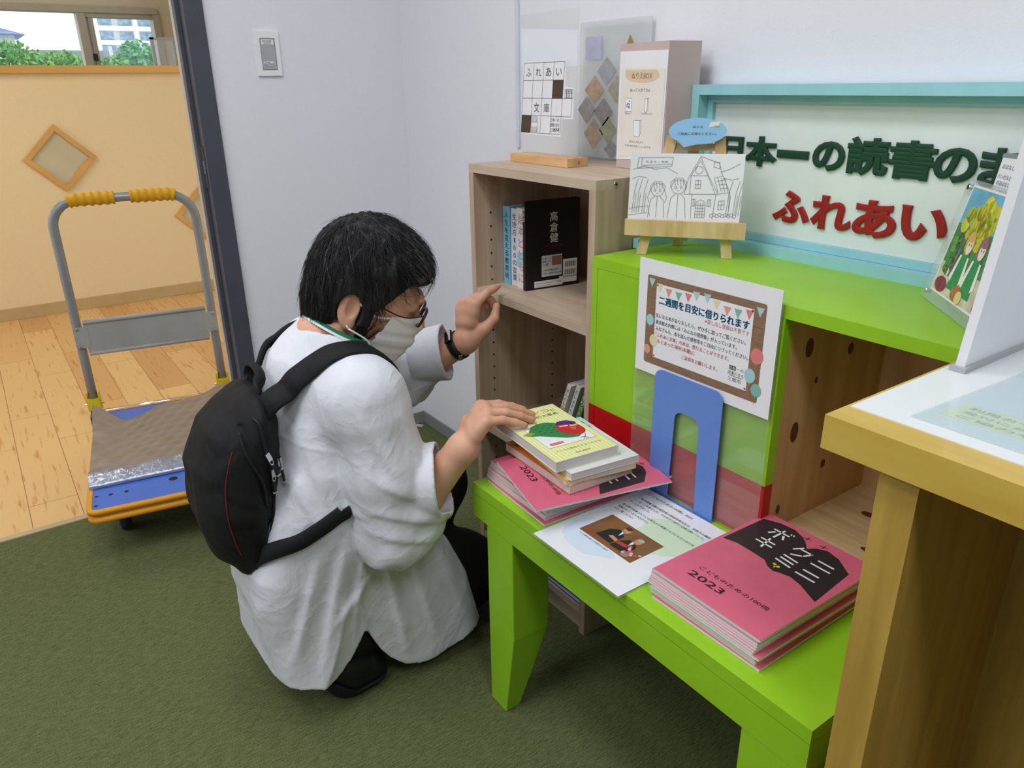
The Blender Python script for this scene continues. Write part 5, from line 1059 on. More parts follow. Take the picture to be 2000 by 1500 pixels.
# ---------------------------------------------------------------- the person
PO_ = (1.03, -0.72, 0.0)
per = root('person', 'person in a white smock shirt crouching before the shelf, face mask on, reaching for books', 'person', PO_)
M_SKIN = mat('skin', (228, 178, 150), 0.5, 0.06, 18, 0.15, 220, c2=(216, 158, 130), sss=0.12, bdist=0.0008)
M_SHIRT = mat('white_cotton', (226, 228, 236), 0.85, 0.01, 20)
def crinkle(m, scale, dist, strength):
    """fine pressed-in creases of worn cotton, as bump only"""
    t = NT(m); tc = t.new('ShaderNodeTexCoord'); prev = None
    for sc_, d_, ex in ((scale, dist, 5.0), (scale*2.6, dist*0.4, 3.0)):
        nz = t.new('ShaderNodeTexNoise', Scale=sc_, Detail=3.0, Distortion=0.9); t.link(tc.outputs['Object'], nz.inputs['Vector'])
        a = t.new('ShaderNodeMath', _operation='MULTIPLY_ADD'); a.inputs[1].default_value = 2.0; a.inputs[2].default_value = -1.0; t.link(nz.outputs['Fac'], a.inputs[0])
        b = t.new('ShaderNodeMath', _operation='ABSOLUTE'); t.link(a.outputs[0], b.inputs[0])
        c = t.new('ShaderNodeMath', _operation='SUBTRACT'); c.inputs[0].default_value = 1.0; t.link(b.outputs[0], c.inputs[1])
        e = t.new('ShaderNodeMath', _operation='POWER'); e.inputs[1].default_value = ex; t.link(c.outputs[0], e.inputs[0])
        bp_ = t.new('ShaderNodeBump', Strength=strength, Distance=d_); t.link(e.outputs[0], bp_.inputs['Height'])
        if prev: t.link(prev.outputs[0], bp_.inputs['Normal'])
        prev = bp_
    t.link(prev.outputs[0], t.n['Principled BSDF'].inputs['Normal'])
crinkle(M_SHIRT, 8, 0.004, 0.28)
M_TROUS = mat('black_cloth', (20, 20, 23), 0.85, 0.1, 40)
M_HAIR = mat('dark_hair', (30, 29, 31), 0.62, 0.3, 60, stretch=(1, 1, 0.3), c2=(14, 13, 15))
M_HAIRG = mat('grey_hair', (104, 104, 108), 0.45, 0.2, 60)
M_MASK = mat('mask_white', (248, 248, 249), 0.9, 0.01, 60)
M_PACK = mat('black_nylon', (17, 17, 20), 0.75, 0.15, 160, 0.2, 300, bdist=0.001)
# joints (metres, world)
SR = V3(1.188, -0.735, 0.682); ER = V3(1.196, -0.69, 0.412); WR = V3(1.278, -0.592, 0.574)
SL = V3(0.878, -0.712, 0.688); EL = V3(0.835, -0.49, 0.557); WL = V3(0.958, -0.384, 0.655)
HP = V3(1.03, -0.85, 0.27)
HO = V3(1.055, -0.655, 0.843)                       # skull centre
HF = V3(0.30, 0.87, -0.36); HF /= np.linalg.norm(HF)  # facing direction, bent down
HR_ = np.cross(HF, V3(0, 0, 1)); HR_ /= np.linalg.norm(HR_); HU = np.cross(HR_, HF)
HM = np.stack([HF, HR_, HU]).astype(np.float32)
def hd(f, r, u): return HO+HF*f+HR_*r+HU*u
def fingers_right():
    zt = ZBOOK+0.0085
    out = []
    K = [V3(1.309, -0.560, 0.629), V3(1.290, -0.545, 0.636), V3(1.271, -0.536, 0.638), V3(1.254, -0.536, 0.635)]      # little .. index knuckles
    T = [V3(1.330, -0.487, zt), V3(1.318, -0.462, zt), V3(1.298, -0.447, zt), V3(1.268, -0.447, zt)]
    for k, (a, t) in enumerate(zip(K, T)):
        m1 = a*0.58+t*0.42+V3(0, 0, 0.007); m2 = a*0.26+t*0.74+V3(0, 0, 0.004); r = (0.0082, 0.0088, 0.009, 0.009)[k]
        out.append(([WR*0.45+a*0.55, a, m1, m2, t], [0.011, r+0.0018, r, r-0.001, r-0.0022]))
    out.append(([WR+V3(-0.012, 0.012, -0.004), V3(1.247, -0.56, 0.605), V3(1.238, -0.53, 0.606), V3(1.24, -0.512, 0.612)], [0.014, 0.0125, 0.0105, 0.0085]))
    return out
def fingers_left():
    W = WL; out = []
    K = [V3(0.972, -0.362, 0.742), V3(0.956, -0.366, 0.742), V3(0.94, -0.37, 0.738), V3(0.926, -0.374, 0.728)]          # index .. little knuckles
    paths = [[K[0], V3(0.972, -0.331, 0.763), V3(0.969, -0.311, 0.768), V3(0.967, -0.298, 0.771)],
             [K[1], V3(0.958, -0.330, 0.754), V3(0.962, -0.313, 0.740), V3(0.964, -0.312, 0.727)],
             [K[2], V3(0.94, -0.336, 0.750), V3(0.946, -0.316, 0.738), V3(0.95, -0.316, 0.722)],
             [K[3], V3(0.924, -0.344, 0.738), V3(0.93, -0.326, 0.726), V3(0.936, -0.328, 0.712)]]
    for k, p_ in enumerate(paths):
        r = (0.009, 0.009, 0.0085, 0.0078)[k]; out.append(([W*0.5+K[k]*0.5]+p_, [0.0115, r+0.0012, r, r-0.0006, r-0.0022]))
    out.append(([W+V3(0.012, 0.014, 0.006), V3(0.983, -0.348, 0.683), V3(0.99, -0.325, 0.706), V3(0.985, -0.315, 0.732)], [0.0155, 0.0135, 0.0105, 0.0085]))
    return out
FR_, FL_ = fingers_right(), fingers_left()
def f_body(P):
    d = d_ell(P, hd(-0.005, 0, 0.012), (0.094, 0.073, 0.094), HM)
    face = smin(d_ell(P, hd(0.038, 0, -0.045), (0.056, 0.056, 0.078), HM), d_ell(P, hd(0.058, 0, -0.104), (0.034, 0.036, 0.026), HM), 0.03)
    d = smin(d, face, 0.03)
    for s in (-1, 1):
        d = smin(d, d_ell(P, hd(0.05, s*0.036, -0.04), (0.028, 0.02, 0.018), HM), 0.02)                       # cheekbones
        d = smax(d, -d_ell(P, hd(0.098, s*0.03, -0.008), (0.014, 0.018, 0.011), HM), 0.012)                  # eye sockets
        d = smin(d, d_ell(P, hd(0.082, s*0.03, -0.009), (0.0125, 0.0145, 0.010), HM), 0.004)                  # closed lids
        ear = d_ell(P, hd(-0.034, s*0.077, -0.030), (0.020, 0.010, 0.034), HM)
        ear = smax(ear, -d_ell(P, hd(-0.029, s*0.086, -0.026), (0.012, 0.008, 0.021), HM), 0.003)
        ear = smin(ear, d_ell(P, hd(-0.026, s*0.076, -0.058), (0.009, 0.006, 0.010), HM), 0.008)
        d = smin(d, ear, 0.006)
    d = smin(d, d_ell(P, hd(0.094, 0, 0.012), (0.013, 0.05, 0.012), HM), 0.02)                               # brow
    d = smin(d, chain(P, [hd(0.097, 0, -0.008), hd(0.114, 0, -0.042), hd(0.105, 0, -0.052)], [0.007, 0.011, 0.011]), 0.012)   # nose
    d = smin(d, d_ell(P, hd(0.094, 0, -0.08), (0.011, 0.023, 0.009), HM), 0.01)                              # lips
    d = smin(d, chain(P, [V3(1.035, -0.768, 0.70), V3(1.04, -0.745, 0.755), hd(-0.022, 0, -0.06)], [0.075, 0.056, 0.052]), 0.03)
    d = smin(d, d_ell(P, (1.03, -0.745, 0.60), (0.13, 0.085, 0.13)), 0.05)
    d = smin(d, chain(P, [V3(1.03, -0.77, 0.55), V3(1.03, -0.82, 0.40), HP], [0.10, 0.10, 0.115]), 0.05)
    for S, E, W, FG in ((SR, ER, WR, FR_), (SL, EL, WL, FL_)):
        a = chain(P, [S, E], [0.047, 0.042], 0.01); fm = E*0.62+W*0.38
        a = smin(a, chain(P, [E, fm, W], [0.041, 0.04, 0.0265]), 0.02); d = smin(d, a, 0.02)
        hnd = d_ell(P, W, (0.028, 0.028, 0.028))
        for pts, rs in FG[:4]: hnd = smin(hnd, chain(P, pts[:2], [0.014, 0.0125]), 0.016)
        for i in range(3): hnd = smin(hnd, d_cap(P, FG[i][0][0], FG[i+1][0][0], 0.013), 0.012); hnd = smin(hnd, d_cap(P, FG[i][0][1]*0.8+W*0.2, FG[i+1][0][1]*0.8+W*0.2, 0.0115), 0.010)
        for pts, rs in FG[:4]: hnd = smin(hnd, chain(P, pts[1:], rs[1:], 0.003), 0.0035)
        hnd = smin(hnd, chain(P, FG[4][0], FG[4][1], 0.006), 0.008); hnd = smin(hnd, d_cap(P, W, FG[4][0][1], 0.019, 0.012), 0.012)
        d = smin(d, hnd, 0.014)
    # legs
    d = smin(d, chain(P, [V3(1.09, -0.83, 0.27), V3(1.03, -0.47, 0.12), V3(1.11, -0.82, 0.125)], [0.07, 0.055, 0.035]), 0.03)
    d = smin(d, chain(P, [V3(0.97, -0.83, 0.27), V3(0.92, -0.47, 0.29), V3(0.90, -0.52, 0.07)], [0.07, 0.05, 0.035]), 0.03)
    d = smin(d, chain(P, [V3(1.11, -0.83, 0.10), V3(1.115, -0.78, 0.045)], [0.026, 0.02]), 0.02)
    d = smin(d, chain(P, [V3(0.90, -0.52, 0.06), V3(0.89, -0.40, 0.035)], [0.032, 0.025]), 0.02)
    return d
body = sdf_obj('body', f_body, (0.78, -0.99, 0.0), (1.36, -0.27, 0.99), 0.0026, M_SKIN, per, 1)

# shirt -----------------------------------------------------------------
CR = ER+(WR-ER)*0.62+V3(0, 0, -0.006); CL = EL+(WL-EL)*0.70
SIDE = [(-0.86, 0.52), (-0.62, 0.52), (-0.615, 0.42), (-0.585, 0.335), (-0.540, 0.278), (-0.500, 0.186), (-0.474, 0.055), (-0.466, -0.1), (-0.97, -0.1), (-0.958, 0.09), (-0.965, 0.178), (-0.968, 0.268), (-0.962, 0.345), (-0.925, 0.42)]
HEM = [(-1.2, 0.1), (-0.957, 0.115), (-0.935, 0.10), (-0.896, 0.094), (-0.875, 0.088), (-0.852, 0.094), (-0.83, 0.106), (-0.804, 0.128), (-0.785, 0.155), (-0.775, 0.172), (-0.768, 0.165), (-0.758, 0.14), (-0.745, 0.11), (-0.725, 0.078), (-0.692, 0.046), (-0.66, 0.034), (-0.63, 0.031), (-0.563, 0.041), (-0.48, 0.060), (-0.2, 0.07), (-0.2, 2.0), (-1.2, 2.0)]
def nrmz(v): return v/np.linalg.norm(v)
def f_shirt0(P):
    """garment before folds and openings"""
    d = smin(d_ell(P, (1.03, -0.732, 0.60), (0.168, 0.135, 0.155)), d_ell(P, (1.025, -0.768, 0.43), (0.152, 0.148, 0.20)), 0.07)
    d = smin(d, chain(P, [SL+V3(0.01, 0, -0.005), V3(1.03, -0.752, 0.70), SR+V3(-0.01, 0, -0.005)], [0.062, 0.075, 0.064], 0.04), 0.05)
    d = smin(d, d_cap(P, (1.034, -0.757, 0.692), (1.044, -0.732, 0.742), 0.094, 0.074), 0.03)
    side = d_poly(P[:, 1], P[:, 2], SIDE); slab = np.abs(P[:, 0]-1.022)-(0.134+0.028*np.clip((0.5-P[:, 2])/0.45, 0, 1)); d = smin(d, smax(side, slab, 0.075), 0.05)
    # sleeves: full upper arm, gathered at the elbow, wide turned-up cuff
    mR = SR*0.45+ER*0.55+V3(0.004, -0.004, 0); mL = SL*0.5+EL*0.5+V3(-0.004, 0, -0.006)
    d = smin(d, chain(P, [SR, SR*0.8+mR*0.2], [0.068, 0.073], 0.03), 0.035)
    d = smin(d, chain(P, [SR, mR, ER+V3(0, -0.012, -0.010), ER*0.45+CR*0.55], [0.067, 0.079, 0.078, 0.064], 0.02), 0.008)
    d = smin(d, chain(P, [SL, SL*0.7+mL*0.3], [0.064, 0.066], 0.03), 0.035)
    d = smin(d, chain(P, [SL, mL, EL+V3(-0.006, 0, -0.012), EL*0.45+CL*0.55], [0.063, 0.068, 0.066, 0.055], 0.02), 0.008)
    return d
AXR = nrmz(V3(0.54, 0.80, 0.06)); AXL = nrmz(nrmz(WL-EL)*0.35+V3(0.571, 0.821, -0.02)*0.65)
def f_cuff(P, a, C, r, L):
    q = P-C; h = q @ a; rad = np.sqrt(np.maximum((q*q).sum(1)-h*h, 1e-9)); R_ = r+0.10*h
    return np.maximum(np.abs(rad-R_)-0.0045, np.abs(h+L/2)-L/2)
FOLDS = [(-0.79, 0.43, -0.875, 0.13, 0.008, 0.008), (-0.755, 0.40, -0.80, 0.19, 0.006, 0.007), (-0.84, 0.41, -0.93, 0.15, 0.007, 0.009), (-0.72, 0.34, -0.69, 0.09, 0.008, 0.008), (-0.665, 0.33, -0.62, 0.10, 0.007, 0.008), (-0.61, 0.34, -0.545, 0.12, 0.006, 0.008), (-0.74, 0.31, -0.84, 0.22, 0.005, 0.007),
    (-0.775, 0.66, -0.70, 0.50, 0.006, 0.008), (-0.70, 0.66, -0.665, 0.53, 0.006, 0.008), (-0.765, 0.55, -0.65, 0.47, 0.007, 0.007), (-0.775, 0.49, -0.64, 0.435, 0.007, 0.007), (-0.77, 0.44, -0.66, 0.40, 0.006, 0.007), (-0.70, 0.36, -0.62, 0.41, 0.006, 0.007), (-0.65, 0.50, -0.61, 0.41, 0.006, 0.006),
    (-0.845, 0.62, -0.825, 0.45, 0.005, 0.008), (-0.815, 0.56, -0.80, 0.42, 0.006, 0.008), (-0.87, 0.52, -0.83, 0.40, 0.005, 0.008), (-0.85, 0.45, -0.78, 0.47, 0.005, 0.007)]
def f_shirt(P):
    d = f_shirt0(P)
    z = P[:, 2]
    # big soft folds; hanging pleats on the skirt, gathers on back and sleeves
    th = np.arctan2(P[:, 1]+0.74, 0.86-z); low = np.clip((0.42-z)/0.2, 0, 1)
    pl = 1-2*np.abs(np.sin(th*7.5+1.1*np.sin(th*4+2)+0.6*wob(P, 8, 3)))**0.8; d = d-low*(0.0085*pl*np.clip(0.3+(0.45-z)*2.2, 0, 1))
    up = 1-low; AN = P*V3(1, 1, 0.30); dr = wob(AN, 58, 8); d = d+up*0.0040*dr*(np.clip((0.68-z)/0.1, 0, 1))
    for S, E, C, sd in ((SR, ER, CR, 21), (SL, EL, CL, 22)):
        w_ = np.exp(-((P-E)**2).sum(1)/0.0075); ax_ = nrmz(S-E); t = (P-E) @ ax_
        d = d+w_*0.0055*np.sin(t*85+2.6*wob(P, 20, sd)); m_ = S*0.6+E*0.4; w2 = np.exp(-((P-m_)**2).sum(1)/0.010); d = d+w2*0.0045*wob(P-((P-m_) @ nrmz(E-S))[:, None]*nrmz(E-S)*0.75, 70, sd+5)
    d = d-0.0018*crease(P*V3(1, 1, 0.34), 34, 31)-0.0006*crease(P*V3(1, 1, 0.5), 74, 34)
    on = np.clip((P[:, 0]-1.07)/0.03, 0, 1)          # long drawn folds on the near side
    for y0, z0, y1, z1, A, wd in FOLDS:
        ey, ez = y1-y0, z1-z0; wy, wz = P[:, 1]-y0, z-z0; t = np.clip((wy*ey+wz*ez)/(ey*ey+ez*ez), 0, 1); sid = (wy*ez-wz*ey)/math.hypot(ey, ez)
        dist = np.hypot(wy-ey*t, wz-ez*t); d = d-on*A*np.sin(math.pi*(0.12+0.76*t))*np.exp(-(dist/np.where(sid > 0, wd, wd*2.4))**2)
    # side seam and back yoke seam
    d = d-0.0016*np.exp(-((P[:, 1]+0.772+0.10*(z-0.17))/0.0035)**2)*(z < 0.40)
    d = d-0.0014*np.exp(-((z-0.60+0.25*(P[:, 1]+0.86))/0.003)**2)*(P[:, 1] < -0.78)
    # hem with the side slit
    hem = d_poly(P[:, 1], z, HEM); d = np.maximum(d, hem)
    inner = f_shirt0(P)+0.021; d = np.maximum(d, -np.maximum(inner, z-0.36))
    # neck opening
    d = smax(d, -d_cap(P, (1.040, -0.744, 0.725), (1.054, -0.682, 0.85), 0.060, 0.080), 0.006)
    # trim at the cuffs: cut the sleeve where the cuff starts, then the cuff ring
    for a, C, r, L in ((AXR, CR, 0.068, 0.085), (AXL, CL, 0.062, 0.080)):
        q = P-C; h = q @ a; rad = np.sqrt(np.maximum((q*q).sum(1)-h*h, 1e-9))
        d = smax(d, -np.maximum(rad-(r-0.006), np.maximum(-h-L*0.9, h-0.09)), 0.004); d = smin(d, f_cuff(P+0.0025*wob(P, 45, 41)[:, None]*a, a, C, r, L), 0.004)
    return d
shirt = sdf_obj('shirt', f_shirt, (0.72, -1.02, 0.015), (1.34, -0.36, 0.83), 0.0036, M_SHIRT, per, 1)
# collar facing: green band inside a white edge
def ringpts(c, u, v, n): return [c+u*math.cos(2*math.pi*i/n)+v*math.sin(2*math.pi*i/n) for i in range(n)]
tilt = nrmz(V3(0.05, 0.75, -0.62)); sx = V3(1, 0, 0)
bm = B(); R0 = []; n = 48
for i in range(n):
    a = 2*math.pi*i/n
    p0, g0 = project(f_shirt0, V3(1.045, -0.718, 0.752)+sx*0.070*math.cos(a)+tilt*0.072*math.sin(a), 0.0012)
    R0.append(p0)
C0_ = sum(R0)/n
for lv, (k_, dz_) in enumerate(((1.04, -0.003), (1.0, 0.002), (0.90, 0.0085), (0.875, 0.008), (0.86, -0.008))):
    for p_ in R0: bm.verts.new(C0_+(p_-C0_)*k_+V3(0, 0, dz_))
bm.verts.ensure_lookup_table()
for l_ in range(4):
    for i in range(n): f = bm.faces.new([bm.verts[l_*n+i], bm.verts[l_*n+(i+1) % n], bm.verts[(l_+1)*n+(i+1) % n], bm.verts[(l_+1)*n+i]]); f.smooth = True; f.material_index = 1 if l_ == 1 else 0
bmesh.ops.translate(bm, vec=(-PO_[0], -PO_[1], 0), verts=bm.verts)
cb = obj('collar_band', bm, [M_SHIRT, mat('green_trim', (24, 128, 92), 0.7, 0.05, 30)], shirt)
# trousers and shoes
def f_trous(P):
    d = d_ell(P, (1.03, -0.85, 0.28), (0.13, 0.09, 0.10))
    d = smin(d, chain(P, [V3(1.062, -0.83, 0.27), V3(1.03, -0.475, 0.118)], [0.085, 0.097]), 0.04)
    d = smin(d, chain(P, [V3(1.03, -0.475, 0.108), V3(1.095, -0.835, 0.12)], [0.09, 0.058]), 0.03)
    d = smin(d, chain(P, [V3(0.97, -0.83, 0.27), V3(0.922, -0.472, 0.305)], [0.088, 0.08]), 0.04)
    d = smin(d, chain(P, [V3(0.922, -0.472, 0.30), V3(0.90, -0.52, 0.08)], [0.074, 0.056]), 0.03)
    d = d+0.003*wob(P, 40, 61)
    return np.maximum(d, 0.006-P[:, 2])
sdf_obj('trousers', f_trous, (0.8, -0.98, 0.0), (1.2, -0.34, 0.42), 0.005, M_TROUS, per, 1)
def shoe(toe, ball, heel, seed):
    toe, ball, heel = map(np.asarray, (toe, ball, heel))
    def up(P):
        d = chain(P, [toe, ball, heel], [0.039, 0.043, 0.036], 0.02); d = smin(d, d_cap(P, heel, heel+V3(-0.004, 0.02, 0.055), 0.038, 0.042), 0.02)
        return np.maximum(d, 0.012-P[:, 2])
    lo = np.minimum(np.minimum(toe, ball), heel)-0.07; hi = np.maximum(np.maximum(toe, ball), heel)+0.12; lo[2] = 0.0
    s = sdf_obj('shoe', up, lo, hi, 0.004, mat('shoe_black', (18, 18, 19), 0.5, 0.1, 60), per, 1)
    def so(P):
        d = chain(P*V3(1, 1, 1), [toe, ball, heel], [0.044, 0.048, 0.040], 0.02); tb = chain(P, [toe-V3(0, 0, 0.034), ball-V3(0, 0, 0.036), heel-V3(0, -0.01, 0.04)], [0.013, 0.013, 0.014], 0.01)
        q = np.maximum(d-0.002, (P[:, 2]-(0.022+np.clip((ball[1]-P[:, 1])/(ball[1]-heel[1]+1e-6), 0, 1)*(heel[2]-ball[2]))))
        q = np.maximum(q, 0.001-P[:, 2]); ang = np.arctan2(P[:, 1]-ball[1], P[:, 0]-ball[0]); return q+0.0016*np.sign(np.sin(ang*26))*(P[:, 2] < 0.014)
    sdf_obj('sole', so, lo, hi, 0.0035, mat('sole_black', (26, 26, 27), 0.7, 0.1, 60), s, 0)
shoe(V3(1.117, -0.757, 0.040), V3(1.112, -0.80, 0.044), V3(1.10, -0.885, 0.115), 1)
shoe(V3(0.888, -0.41, 0.040), V3(0.893, -0.47, 0.044), V3(0.905, -0.57, 0.048), 2)

# hair --------------------------------------------------------------------
def f_hair0(P):
    d = smin(d_ell(P, hd(-0.006, 0, 0.032), (0.110, 0.099, 0.106), HM), d_ell(P, hd(-0.024, 0, -0.020), (0.084, 0.090, 0.094), HM), 0.03)
    d = smin(d, d_ell(P, hd(0.052, 0.0, 0.056), (0.054, 0.078, 0.050), HM), 0.03)                      # fringe volume
    d = smin(d, d_cap(P, hd(-0.052, 0, -0.05), hd(-0.056, 0, -0.105), 0.052, 0.038), 0.03)              # nape
    for s in (-1, 1): d = smin(d, d_cap(P, hd(0.014, s*0.070, -0.005), hd(0.000, s*0.074, -0.040), 0.027, 0.012), 0.02)   # side locks in front of the ears
    return d
def f_hair(P):
    q = ((P-HO) @ HM.T).astype(np.float32); f, r, u = q[:, 0], q[:, 1], q[:, 2]
    d = f_hair0(P)
    d = d-0.0040*crease(np.stack([f+0.35*u, r, u*0.22-f*0.1], 1).astype(np.float32), 110, 71)-0.0022*crease(np.stack([f+0.3*u, r, u*0.2], 1).astype(np.float32), 230, 73)
    ar = np.abs(r)
    # face opening: everything in front of the temples and below the fringe
    fr = 0.012-f+np.clip(u+0.02, 0, 1)*0.85; fu = u-0.046-0.30*(f-0.09)+0.006*np.sin(r*150+1)
    d = smax(d, -np.maximum(fr, fu), 0.008)
    # ears and the hair line behind them
    for s in (1, -1): d = smax(d, -d_ell(P, hd(-0.034, s*0.088, -0.037), (0.024, 0.026, 0.036), HM), 0.005)
    low = -(u+0.112+0.10*(f+0.07)+0.006*np.sin(r*120)+0.005*np.sin(f*170)); d = smax(d, low, 0.006)
    gap = np.minimum(np.minimum(-(u+0.060), 0.022-np.abs(f+0.030)), ar-0.030); d = smax(d, gap, 0.006)   # bare neck under the ear
    return d
V, F = mesh_sdf(f_hair, HO-0.19, HO+0.19, 0.0028); V = relax(V, F, 1)
bm = B(); vs = [bm.verts.new(v-np.array(PO_)) for v in V]
for q in F:
    f = bm.faces.new([vs[i] for i in q]); f.smooth = True; c = (V[q].mean(0)-HO) @ HM.T
    if c[0] > 0.07 and c[2] > 0.0 and c[1] > -0.05 and math.sin(c[1]*260+c[2]*150+c[0]*90)+math.sin(c[0]*210-c[1]*130) > 0.75: f.material_index = 1
# loose strands following the head
g = np.random.default_rng(9); whorl = hd(-0.055, 0.01, 0.125); NS = 5200
dirs = g.normal(size=(NS*2, 3)).astype(np.float32); dirs /= np.linalg.norm(dirs, axis=1)[:, None]
st = (HO+HU*0.02+dirs*0.10).astype(np.float32)
loc = (st-HO) @ HM.T; keep = (loc[:, 2] > -0.075) & ~((loc[:, 0] > 0.05) & (loc[:, 2] < 0.03)); st = st[keep][:NS]
def gradN(fn, P, e=0.004):
    G = np.stack([(fn(P+np.eye(3, dtype=np.float32)[i]*e)-fn(P-np.eye(3, dtype=np.float32)[i]*e)) for i in range(3)], 1); return G/(np.linalg.norm(G, axis=1)[:, None]+1e-9)
for _ in range(4): G = gradN(f_hair0, st); st = st-G*(f_hair0(st)-0.001)[:, None]
paths = [st]; lift = (g.random(len(st))**3*0.011).astype(np.float32); ln_ = (0.007+0.006*g.random(len(st))).astype(np.float32); jit = (g.normal(size=(len(st), 3))*0.35).astype(np.float32)
cur = st; NSEG = 6
for k in range(NSEG):
    G = gradN(f_hair0, cur); t = cur-whorl; t /= np.linalg.norm(t, axis=1)[:, None]; t = t+V3(0, 0, -0.55)+jit+0.35*HF*(((cur-HO) @ HF) > 0.02)[:, None]
    t = t-G*(t*G).sum(1)[:, None]; t /= np.linalg.norm(t, axis=1)[:, None]
    nx_ = cur+t*ln_[:, None]; nx_ = nx_-G*(f_hair0(nx_)-0.001-lift*(k+1)/NSEG)[:, None]; paths.append(nx_); cur = nx_
for i in range(len(st)):
    pts = [Vector(p_[i]-np.array(PO_)) for p_ in paths]; lc = (paths[-1][i]-HO) @ HM.T; l0 = (paths[2][i]-HO) @ HM.T
    if any(abs(x_[0]+0.034) < 0.030 and -0.085 < x_[2] < -0.002 and abs(x_[1]) > 0.05 for x_ in ((p_[i]-HO) @ HM.T for p_ in paths)): continue
    if lc[0] > 0.008 and lc[2] < -0.045: continue
    if lc[0] > 0.035 and lc[2] < 0.035 and (i % 7 or lc[2] < -0.01): continue
    rad = 0.00055; mi_ = 1 if (l0[0] > 0.05 and g.random() < 0.3) or g.random() < 0.04 else 0
    a = None
    for k, p_ in enumerate(pts):
        n_ = (p_-Vector(HO-np.array(PO_))).normalized(); t = (pts[min(k+1, NSEG)]-pts[max(k-1, 0)]).normalized(); s_ = t.cross(n_); r_ = rad*(1-0.75*k/NSEG)
        b_ = [bm.verts.new(p_+s_*r_*1.3), bm.verts.new(p_-s_*r_*1.3), bm.verts.new(p_+n_*r_)]
        if a:
            for j in range(3): f = bm.faces.new((a[j], a[(j+1) % 3], b_[(j+1) % 3], b_[j])); f.material_index = mi_; f.smooth = True
        a = b_
obj('hair', bm, [M_HAIR, M_HAIRG], per)

# face mask, glasses, wrist band --------------------------------------------
def f_mask0(P): return f_body(P)
bm = B(); nu, nv = 22, 26; gr = []
for i in range(nu+1):
    row = []
    for j in range(nv+1):
        s_ = -1+2*i/nu; t_ = j/nv; u = -0.026-0.092*t_-0.010*(1-s_*s_)*(-1 if t_ < 0.3 else 1)*abs(t_-0.3)*1.2; rr_ = s_*(0.066-0.006*abs(t_-0.5))
        bul = 0.115*(1-0.56*abs(s_)**2.4)-0.030*t_*abs(s_)**3+0.010*(1-s_*s_)*math.sin(math.pi*t_) ; fq = bul-0.020*t_*t_-0.004+0.0016*(1 if (t_*4) % 1 < 0.5 else -1)*(0.25 < t_ < 0.8)
        if abs(s_) > 0.96: fq -= 0.0
        p_ = hd(fq, rr_*(1.0+0.12*abs(s_)), u); dd = float(f_body(p_[None].astype(np.float32))[0])
        if dd < 0.003: p_ = project(f_body, p_, 0.003, 3)[0]
        row.append(bm.verts.new(Vector(p_-np.array(PO_))))
    gr.append(row)
for i in range(nu):
    for j in range(nv): bm.faces.new((gr[i][j], gr[i+1][j], gr[i+1][j+1], gr[i][j+1])).smooth = True
bmesh.ops.recalc_face_normals(bm, faces=bm.faces)
e0 = {s: [gr[0 if s < 0 else nu][k].co.copy() for k in (1, nv-1)] for s in (-1, 1)}
mk = obj('face_mask', bm, M_MASK, per)
for s in (-1, 1):
    bm = B(); O3 = Vector(PO_)
    for k, (a_, m_, b_) in enumerate((((e0[s][0]), hd(0.01, s*0.083, -0.03), hd(-0.040, s*0.074, -0.004)), ((e0[s][1]), hd(0.02, s*0.076, -0.085), hd(-0.026, s*0.084, -0.066)))):
        tube(bm, smoothpath([a_, Vector(m_)-O3, Vector(b_)-O3], 6), 0.0018, 8)
    tube(bm, smoothpath([Vector(hd(-0.040, s*0.074, -0.004))-O3, Vector(hd(-0.056, s*0.068, -0.03))-O3, Vector(hd(-0.026, s*0.084, -0.066))-O3], 6), 0.0018, 8)
    obj('ear_loop', bm, M_MASK, mk)
gl = bpy.data.objects.new('glasses', None); link(gl, per); gl.empty_display_size = 0.02
O3 = Vector(PO_)
for s in (-1, 1):
    bm = B(); c = hd(0.114-0.004*s, s*0.031, -0.020); ax1 = nrmz(HR_-HF*0.12); ax2 = nrmz(HU+HF*0.22)
    pts = [Vector(c+ax1*0.024*np.sign(math.cos(a))*abs(math.cos(a))**0.7+ax2*0.0185*np.sign(math.sin(a))*abs(math.sin(a))**0.7)-O3 for a in [2*math.pi*i/32 for i in range(32)]]
    tube(bm, pts, 0.0028, 8, closed=True); obj('rim', bm, mat('maroon_frame', (74, 28, 34), 0.3, 0.1, 60), gl)
    bm = B(); vs = [bm.verts.new(p_) for p_ in pts]; bm.faces.new(vs); obj('lens', bm, M_GLASS, gl)
    bm = B(); e_ = Vector(c+ax1*0.0245*s+ax2*0.008)-O3
    tube(bm, smoothpath([e_, Vector(hd(0.100, s*0.066, -0.012))-O3, Vector(hd(0.06, s*0.077, -0.02))-O3, Vector(hd(-0.02, s*0.081, -0.004))-O3, Vector(hd(-0.045, s*0.078, -0.02))-O3], 6), 0.0014, 8); obj('temple_arm', bm, mat('maroon_frame', (74, 28, 34), 0.3), gl)
bm = B(); tube(bm, smoothpath([Vector(hd(0.118, -0.008, -0.014))-O3, Vector(hd(0.119, 0, -0.010))-O3, Vector(hd(0.116, 0.008, -0.014))-O3], 4), 0.0015, 8); obj('bridge', bm, mat('maroon_frame', (74, 28, 34), 0.3), gl)
wb = bpy.data.objects.new('wrist_band', None); link(wb, per); wb.empty_display_size = 0.02
ax_ = Vector(nrmz(WL-EL)); c = Vector(WL-nrmz(WL-EL)*0.022)-O3; u_ = ax_.cross(Vector((0, 0, 1))).normalized(); v_ = ax_.cross(u_)
bm = B(); k = 40; pr = [(-0.009, 0.0), (-0.0085, 0.0022), (0.0085, 0.0022), (0.009, 0.0), (0.0085, -0.001), (-0.0085, -0.001)]; rg = []
